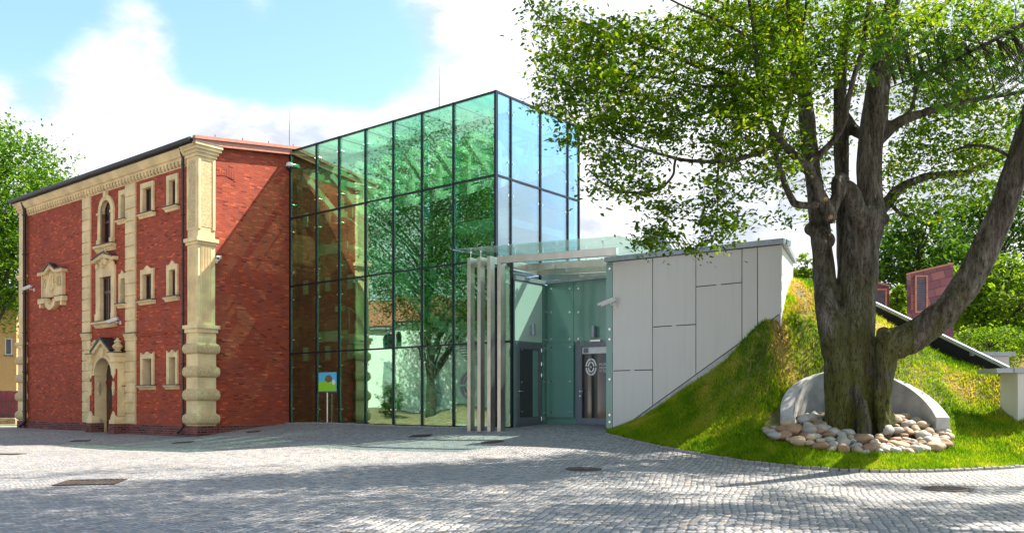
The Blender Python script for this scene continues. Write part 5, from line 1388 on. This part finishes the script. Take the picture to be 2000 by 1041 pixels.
# twigs that carry the fronds
nd = np.array([tuple(p) for p in smooth_path([(Vector(p), r_) for p, r_ in L2], 6)[0]])
for c, a, L in fr:
    q = nd[((nd-np.array(c))**2).sum(1).argmin()]; tw.tube([Vector(q), Vector(q).lerp(c, .5)+Vector((0, 0, .08)), c], [.008, .005, .003], 4, cap=False)
place_in(tw.build('twigs', 'twig', None, recalc=False), lt)
cc_ = []
cc_ = [np.array(p) for p in SHL]
while len(cc_) < len(SHL)+1:
    v = rng.normal(0, 1, 3); v /= np.linalg.norm(v); v *= rng.uniform(.3, 1)**.5
    p = np.array([5.8+v[0]*7.6, 11.6+v[1]*4.0, E+11.3+v[2]*2.6])
    if p[2]-E < .50*p[1]+.3 or p[2]-E < .5*abs(p[1])+.3: continue
    cc_.append(p)
leaves('crown', np.array(cc_), 24, .30, .09, .175, 'leaf_locust', lt, rng)
# ---------------------------------------------------------------- trees and shrubs further off
def far_tree(name, label, cat, cpx, cpy, d, rx, ry, base, nclump, per, size, mat, seed, group=None, trunk_r=.16, fl=1.0, P=None, dens=.5):
    rg = np.random.default_rng(seed)
    c = at(cpx, cpy, d); rxm = rx/F*d; rym = ry/F*d
    tf = P or (lambda q: q)
    b = Vector((c.x, c.y, base)); e = empty(name, tf(b), 0, label, cat, group)
    pts = []
    while len(pts) < nclump:
        v = rg.normal(0, 1, 3); v /= np.linalg.norm(v); q = rg.uniform(dens**3, 1)**(1/3)
        wob = 1+.28*mnoise.noise(Vector(v*2.2)+Vector((seed*3.3, 0, 0)))
        p = Vector((c.x+v[0]*rxm*q*wob, c.y+v[1]*rxm*.8*q*wob, c.z+v[2]*rym*q*wob))
        if p.z < base+.15: continue
        pts.append(p)
    m = M(); h = c.z-base
    tp = [b-Vector((0, 0, .2)), b+Vector((.05, .02, h*.45)), b+Vector((-.05, .05, h*.8)), Vector((c.x, c.y, c.z+rym*.55))]
    p_, r_ = smooth_path(list(zip(tp, [trunk_r*1.2, trunk_r, trunk_r*.75, trunk_r*.15])), 4); m.tube([tf(q) for q in p_], r_, 8)
    for k in range(0, len(pts), max(1, len(pts)//46)):
        q = pts[k]; j = min(len(p_)-1, max(2, int(len(p_)*max(.2, min(.95, (q.z-base)/(c.z+rym*.6-base)-.2))))); s = p_[j]
        m.tube([tf(s), tf(s.lerp(q, .5)+Vector((0, 0, .08*(q-s).length))), tf(q)], [trunk_r*.4, trunk_r*.22, trunk_r*.06], 5, cap=False)
    place_in(m.build('trunk', 'twig', None, smooth=True, recalc=False), e)
    leaves('crown', np.array([tuple(tf(q)) for q in pts]), per, .13*rxm*fl, .07*rym*fl, size, mat, e, rg, tilt=.6)
    return e
g0 = float(gz(-28, 50))
far_tree('ash_tree', 'tall bright green tree rising behind the left end of the brick building', 'tree', -15, 430, 54, 175, 190, g0, 560, 60, .25, 'leaf_ash', 3, None, .3, .85, None, .35)
gr_ = 'trees beyond the mound on the right'
far_tree('maple_tree', 'dark green tree behind the larger copper clad tower', 'tree', 1795, 525, 38, 105, 135, E-1.2, 190, 40, .24, 'leaf_maple', 5, gr_, .2)
far_tree('maple_tree', 'dark green tree behind the leaning limb of the big tree', 'tree', 1945, 480, 42, 120, 120, E-1.2, 200, 40, .26, 'leaf_maple', 6, gr_, .2)
far_tree('lime_tree', 'yellow green tree right of the leaning limb above the small white wall', 'tree', 1965, 590, 33, 110, 85, E-1.2, 170, 44, .20, 'leaf_lime', 7, gr_, .15)
far_tree('lime_tree', 'smaller yellow green tree between the copper clad tower and the leaning limb', 'tree', 1872, 600, 35, 55, 70, E-1.2, 90, 40, .18, 'leaf_lime', 8, gr_, .12)
gs_ = 'shrubs beyond the mound'
far_tree('shrub', 'light green bushy shrub behind the small white wall on the right', 'shrub', 1935, 680, 28.5, 85, 42, E-.6, 110, 46, .11, 'leaf_lime', 9, gs_, .04)
far_tree('shrub', 'small leafy shrub behind the top of the mound beside the white wall', 'shrub', 1578, 532, 30, 34, 36, E+1, 50, 36, .13, 'leaf_lime', 10, gs_, .04)
far_tree('shrub', 'small light shrub between the two copper clad towers', 'shrub', 1752, 600, 30, 26, 42, E+.5, 46, 36, .13, 'leaf_lime', 12, gs_, .04)

# ---------------------------------------------------------------- behind the mound: dark roof edge, copper towers, low walls
def slab_between(m, a, b, n, th, z0a, z1a, z0b, z1b):
    n = Vector(n).normalized()*th; a0 = Vector((a.x, a.y)); b0 = Vector((b.x, b.y)); c = [a0, b0, b0+n, a0+n]
    zz0 = [z0a, z0b, z0b, z0a]; zz1 = [z1a, z1b, z1b, z1a]
    m.add([(p.x, p.y, z) for p, z in zip(c, zz0)]+[(p.x, p.y, z) for p, z in zip(c, zz1)], [(0,3,2,1),(4,5,6,7),(0,1,5,4),(1,2,6,5),(2,3,7,6),(3,0,4,7)])
a = at(1640, 562, 25.0); b = at(1968, 722, 20.75); dv = (b-a); nr = (-dv.y, dv.x) if dv.x > 0 and True else (dv.y, -dv.x)
sr = empty('sunken_roof', (a.x, a.y, E), 0, 'long sloping dark roof slab with a grey metal edge emerging from the mound', 'roof')
def loc(m): m.v = [(x-a.x, y-a.y, z-E) for x, y, z in m.v]; return m
m = M(); slab_between(m, a, b, nr, .10, a.z-.015, a.z+.08, b.z-.015, b.z+.08); loc(m).build('metal_edge', 'zinc', sr)
a2 = a+Vector((nr[0], nr[1], 0)).normalized()*.06; b2 = b+Vector((nr[0], nr[1], 0)).normalized()*.06
m = M(); slab_between(m, a2, b2, nr, .2, a.z-1.3, a.z-.02, b.z-.9, b.z-.02); loc(m).build('slab', 'roof_black', sr)
def tower(label, poly, d, th, louv):
    base = at(sum(p[0] for p in poly)/len(poly), poly[0][1], d); e = empty('copper_tower', base, 0, label, 'ventilation tower', 'copper clad ventilation towers')
    Q = [(at(px, py, d).x-base.x, at(px, py, d).z-base.z) for px, py in poly]
    m = M(); m.prism(Q, 0, th); m.build('cladding', 'copper_tiles', e)
    l0, l1 = at(louv[0], louv[2], d), at(louv[1], louv[3], d); x0, x1, z0, z1 = l0.x-base.x, l1.x-base.x, l1.z-base.z, l0.z-base.z
    m = M(); m.ring([(x0, z0), (x1, z0), (x1, z1), (x0, z1)], [(x0+.05, z0+.05), (x1-.05, z0+.05), (x1-.05, z1-.05), (x0+.05, z1-.05)], -.05, -.002); m.build('louvre_frame', 'copper_trim', e)
    m = M(); n = 16
    for i in range(n):
        z = z0+.06+(z1-z0-.12)*i/n; s = (z1-z0-.12)/n; m.add([(x0+.052, -.045, z), (x1-.052, -.045, z), (x1-.052, -.004, z+s*.9), (x0+.052, -.004, z+s*.9), (x0+.052, -.04, z+.012), (x1-.052, -.04, z+.012)], [(0,1,2,3), (0,1,5,4)])
    m.build('louvre_slats', 'louvre', e)
    m = M(); k = sorted(range(len(Q)), key=lambda i: -Q[i][1])[:2]; p, q = sorted((Q[k[0]], Q[k[1]])); m.strip([p, q], -.03, th+.03, 0.001, .05); m.build('top_cap', 'copper_trim', e)
tower('larger slanted copper clad tower with a tall louvre beyond the mound', [(1780, 660), (1862, 660), (1862, 516), (1779, 535)], 26.5, .28, (1786, 1811, 538, 611))
tower('smaller copper clad tower with louvres half hidden by the big trunk', [(1685, 612), (1737, 612), (1737, 560), (1685, 546)], 27.5, 1.0, (1694, 1731, 564, 604))
def blockwall(label, x0, x1, ytop, ycap, ybot, d, th):
    p = at(x0, ybot, d); e = empty('low_wall', p, 0, label, 'wall'); q = at(x1, ytop, d); c = at(x1, ycap, d); w_ = q.x-p.x
    m = M(); m.box(0, w_, 0, th, -.6, c.z-p.z-.001); m.build('wall', 'white_panel', e)
    m = M(); m.box(-.12, w_+.12, -.08, th+.1, c.z-p.z, q.z-p.z); m.build('coping', 'zinc', e)
blockwall('small white wall block with a grey coping behind the dark roof slab', 1905, 1971, 687, 695, 715, 21.6, .5)
blockwall('white wall with a thick grey coping at the right edge of the mound', 1988, 2140, 718, 728, 860, 19.3, .7)
sc_ = at(1950, 723, 19.5); e2_ = [o for o in scene.objects if o.name.startswith('low_wall')][-1]
m = M(); q = at(1946, 727, 19.25)-e2_.location; m.box(q.x, -.125, -.06, .75, q.z-.01, q.z+.09); m.build('coping', 'zinc', e2_)
def house(label, px, d, w_, h, roof_h, wallmat, group='far houses among the trees'):
    b = at(px, HY, d); b.z = E-1.3; e = empty('house', b, R(12), label, 'house', group)
    m = M(); m.box(-w_/2, w_/2, 0, 6, 0, h); m.build('wall', wallmat, e)
    m = M(); m.prism([(-.4, h-.05), (6.4, h-.05), (3, h+roof_h)], -w_/2-.3, w_/2+.3, 'x'); m.build('roof', 'roof_far', e)
    for k in (-1, 1): m = M(); m.box(k*w_*.25-.5, k*w_*.25+.5, -.03, .0, h-2.2, h-.9); m.build('window', 'window_glass', e)
house('far red roofed house seen left of the larger copper clad tower', 1705, 78, 5.0, 10.6, 1.6, 'plain_white_wall')
house('far pale house with a red roof behind the trees at the right edge', 2035, 74, 8, 9.4, 2.2, 'ochre_wall')

# ---------------------------------------------------------------- left background
b = at(-60, 785, 57); b.z = float(gz(b.x, b.y))
oh = empty('ochre_house', b, R(-8), 'plain ochre building behind the left end of the brick building', 'building')
m = M(); m.box(-6, 3.4, 0, 8, -.3, 8.4); m.build('wall', 'ochre_wall', oh)
m = M(); m.box(-6.3, 3.7, -.3, 8.3, 8.401, 8.6); m.build('roof', 'dark_metal', oh)
for x in (-2.0, 2.85):
    m = M(); m.ring([(x-.25, 4.4), (x+.25, 4.4), (x+.25, 5.5), (x-.25, 5.5)], [(x-.18, 4.47), (x+.18, 4.47), (x+.18, 5.43), (x-.18, 5.43)], -.03, .05); w_ = m.build('window', 'white_paint', oh)
    m = M(); m.box(x-.2, x+.2, -.015, -.002, 4.45, 5.45); m.build('pane', 'window_glass', w_); m = M(); m.box(x-.32, x+.32, -.10, -.031, 4.34, 4.39); m.build('sill', 'dark_metal', w_)
fb_ = at(-40, 785, 52); fz = float(gz(fb_.x, fb_.y)); fb_.z = fz
fe = empty('plank_fence', fb_, 0, 'maroon plank fence standing behind iron railings at the left edge', 'fence')
m = M(); rng_ = random.Random(3)
for k in range(24):
    x = -2.2+k*.2; m.box(x, x+.185, .0, .03, .30, 2.0+rng_.uniform(-.02, .02))
m.build('planks', 'maroon_wood', fe); m = M(); m.box(-2.2, 2.6, .031, .1, .6, .7); m.box(-2.2, 2.6, .031, .1, 1.6, 1.7); m.build('rail', 'maroon_wood', fe)
re_ = empty('iron_railing', fb_-Vector((0, .8, 0)), 0, 'low brick wall with grey iron railings in front of the maroon planks', 'railing')
m = M(); m.box(-2.3, 2.6, 0, .25, -.2, .34); m.build('base_wall', 'paler_brick', re_); m = M(); m.box(-2.35, 2.6, -.04, .29, .341, .40); m.build('coping', 'concrete', re_)
m = M()
for k in range(26): x = -2.2+k*.18; m.tube([(x, .12, .40), (x, .12, 1.35)], .014, 6)
for z in (.55, 1.2, 1.35): m.box(-2.3, 2.55, .105, .135, z-.015, z+.015)
m.build('bars', 'dark_metal', re_)
gx_ = np.linspace(-40, -20, 20); gy_ = np.linspace(48.2, 51.1, 6); GXX, GYY = np.meshgrid(gx_, gy_)
tag(gridmesh('lawn', GXX, GYY, gz(GXX, GYY)+.03, 'lawn_far'), kind='structure')

# ---------------------------------------------------------------- ironwork in the paving
def cover(px, py, w_, label, kind, rot=0.0):
    p = hit(px, py); e1 = .3; nx = -(float(gz(p.x+e1, p.y))-float(gz(p.x-e1, p.y)))/(2*e1); ny = -(float(gz(p.x, p.y+e1))-float(gz(p.x, p.y-e1)))/(2*e1)
    q = Vector((0, 0, 1)).rotation_difference(Vector((nx, ny, 1)).normalized())
    m = M(); h = w_/2
    if kind == 'round':
        m.lathe([(h, -.05), (h, .008), (h-.05, .012), (h-.055, .004), (h-.07, .004), (h-.075, .012), (.02, .014)], 0, 0, 28)
        for i in range(-4, 5):
            for j in range(-4, 5):
                if math.hypot(i, j) < 3.6: s = h*.075; m.box(i*h*.19-s, i*h*.19+s, j*h*.19-s, j*h*.19+s, .0145, .021)
    else:
        hy = h*(1 if kind == 'grate' else .8)
        m.ring([(-h, -hy), (h, -hy), (h, hy), (-h, hy)], [(-h+.05, -hy+.05), (h-.05, -hy+.05), (h-.05, hy-.05), (-h+.05, hy-.05)], -.04, .014, 'z')
        n = 9
        for i in range(n): x = -h+.06+(2*h-.12)*(i+.2)/n; m.box(x, x+(2*h-.12)/n*.55, -hy+.05, hy-.05, -.03, .010)
        m.box(-h+.05, h-.05, -hy+.05, hy-.05, -.06, -.031)
    o = m.build('drain_grate' if kind != 'round' else 'manhole_cover', 'cast_iron', None)
    o.location = p+Vector((0, 0, .004)); o.rotation_mode = 'QUATERNION'; from mathutils import Quaternion
    o.rotation_quaternion = q @ Quaternion((0, 0, 1), R(rot)); tag(o, label, 'drain grate' if kind != 'round' else 'manhole cover', 'iron covers in the paving')
cover(178, 942, .95, 'large rectangular iron grate in the sunlit paving at lower left', 'grate', 12)
cover(1140, 916, .70, 'dark round manhole cover in the shade in front of the entrance', 'round')
cover(1850, 955, .75, 'rusty round manhole cover in the paving in front of the mound', 'round')
cover(962, 863, .62, 'round manhole cover in the sun just in front of the canopy posts', 'round')
cover(157, 861, .55, 'small iron grate in the shade in front of the brick portal', 'small', 8)
cover(357, 864, .6, 'small iron grate in front of the big corner pier', 'small', 5)
cover(495, 843, .45, 'small iron grate beside the brick side wall', 'small', 20)
cover(822, 851, .6, 'small iron grate in front of the reflecting glass left of the canopy posts', 'small', -10)
cover(16, 887, .7, 'small iron grate at the left edge of the sunlit paving', 'small', 5)

# ---------------------------------------------------------------- across the square: what the glass mirrors
def mir(p):
    q = Vector((p[0], p[1])); s = (q-J).dot(VX); q = q-VX*2*s; return Vector((q.x, q.y, p[2]))
def mb(m): m.v = [tuple(mir(p)) for p in m.v]; return m
wb = empty('white_house', (0, 0, 0), 0, 'long white rendered house across the square mirrored in the glass hall', 'building')
d = 60.0; X = lambda px: (px-HX)/F*d; Zr = lambda py: (HY-py)/F*d+E
m = M(); m.box(X(640), X(1120), d, d+7, E-1.5, Zr(640)); mb(m).build('wall', 'plain_white_wall', wb)
m = M(); m.box(X(636), X(1124), d-.3, d+7.3, Zr(640)+.01, Zr(634)); mb(m).build('cornice', 'zinc', wb)
m = M(); m.prism([(d-.4, Zr(633.9)), (d+7.4, Zr(633.9)), (d+3.5, Zr(570))], X(636), X(1124), 'x'); mb(m).build('roof', 'roof_far', wb)
for x0, x1 in ((746, 765), (772, 785)):
    c = (X(x0)+X(x1))/2; hw_ = (X(x1)-X(x0))/2; o_ = [(c-hw_, Zr(682)), (c-hw_, Zr(660))]+arc(c, Zr(660), hw_, hw_*1.3, 180, 0, 10)[1:-1]+[(c+hw_, Zr(660)), (c+hw_, Zr(682))]
    m = M(); m.prism(o_, d-.06, d-.002); mb(m).build('window', 'window_glass', wb)
for x0, x1, y0, y1 in ((755, 776, 708, 790), (843, 858, 704, 790), (905, 925, 660, 690)):
    m = M(); m.box(X(x0), X(x1), d-.08, d-.003, Zr(y1), Zr(y0)); mb(m).build('door' if y1 > 750 else 'window', 'zinc', wb)
gz2 = E-1.35
sb_x = np.linspace(X(640)-2, X(1080)+2, 40); sb_t = np.linspace(0, 1, 10)
SX, ST = np.meshgrid(sb_x, sb_t); SY = 47+ST*13; SZ = gz2+np.sin(np.minimum(ST*1.6, 1)*np.pi/2)*(.75+.2*np.sin(SX*1.3))
mp_ = [mir(p) for p in zip(SX.ravel(), SY.ravel(), SZ.ravel())]; ar_ = np.array([tuple(p) for p in mp_]).reshape(SX.shape+(3,))
tag(gridmesh('soil_bank', ar_[..., 0], ar_[..., 1], ar_[..., 2], 'soil'), kind='structure')
far_tree('broadleaf_tree', 'green tree in front of the white house mirrored in the glass hall', 'tree', 838, 460, 51, 165, 205, gz2+.3, 760, 64, .15, 'leaf_maple', 31, None, .24, .85, mir, .25)
far_tree('broadleaf_tree', 'second green tree by the white house mirrored in the upper panes', 'tree', 1010, 450, 58, 160, 190, gz2+.3, 560, 64, .17, 'leaf_ash', 33, None, .24, .85, mir, .3)
far_tree('round_shrub', 'rounded shrub on the soil bank by the white house', 'shrub', 768, 785, 50, 25, 34, gz2+.4, 60, 44, .10, 'leaf_maple', 32, None, .04, 1, mir)
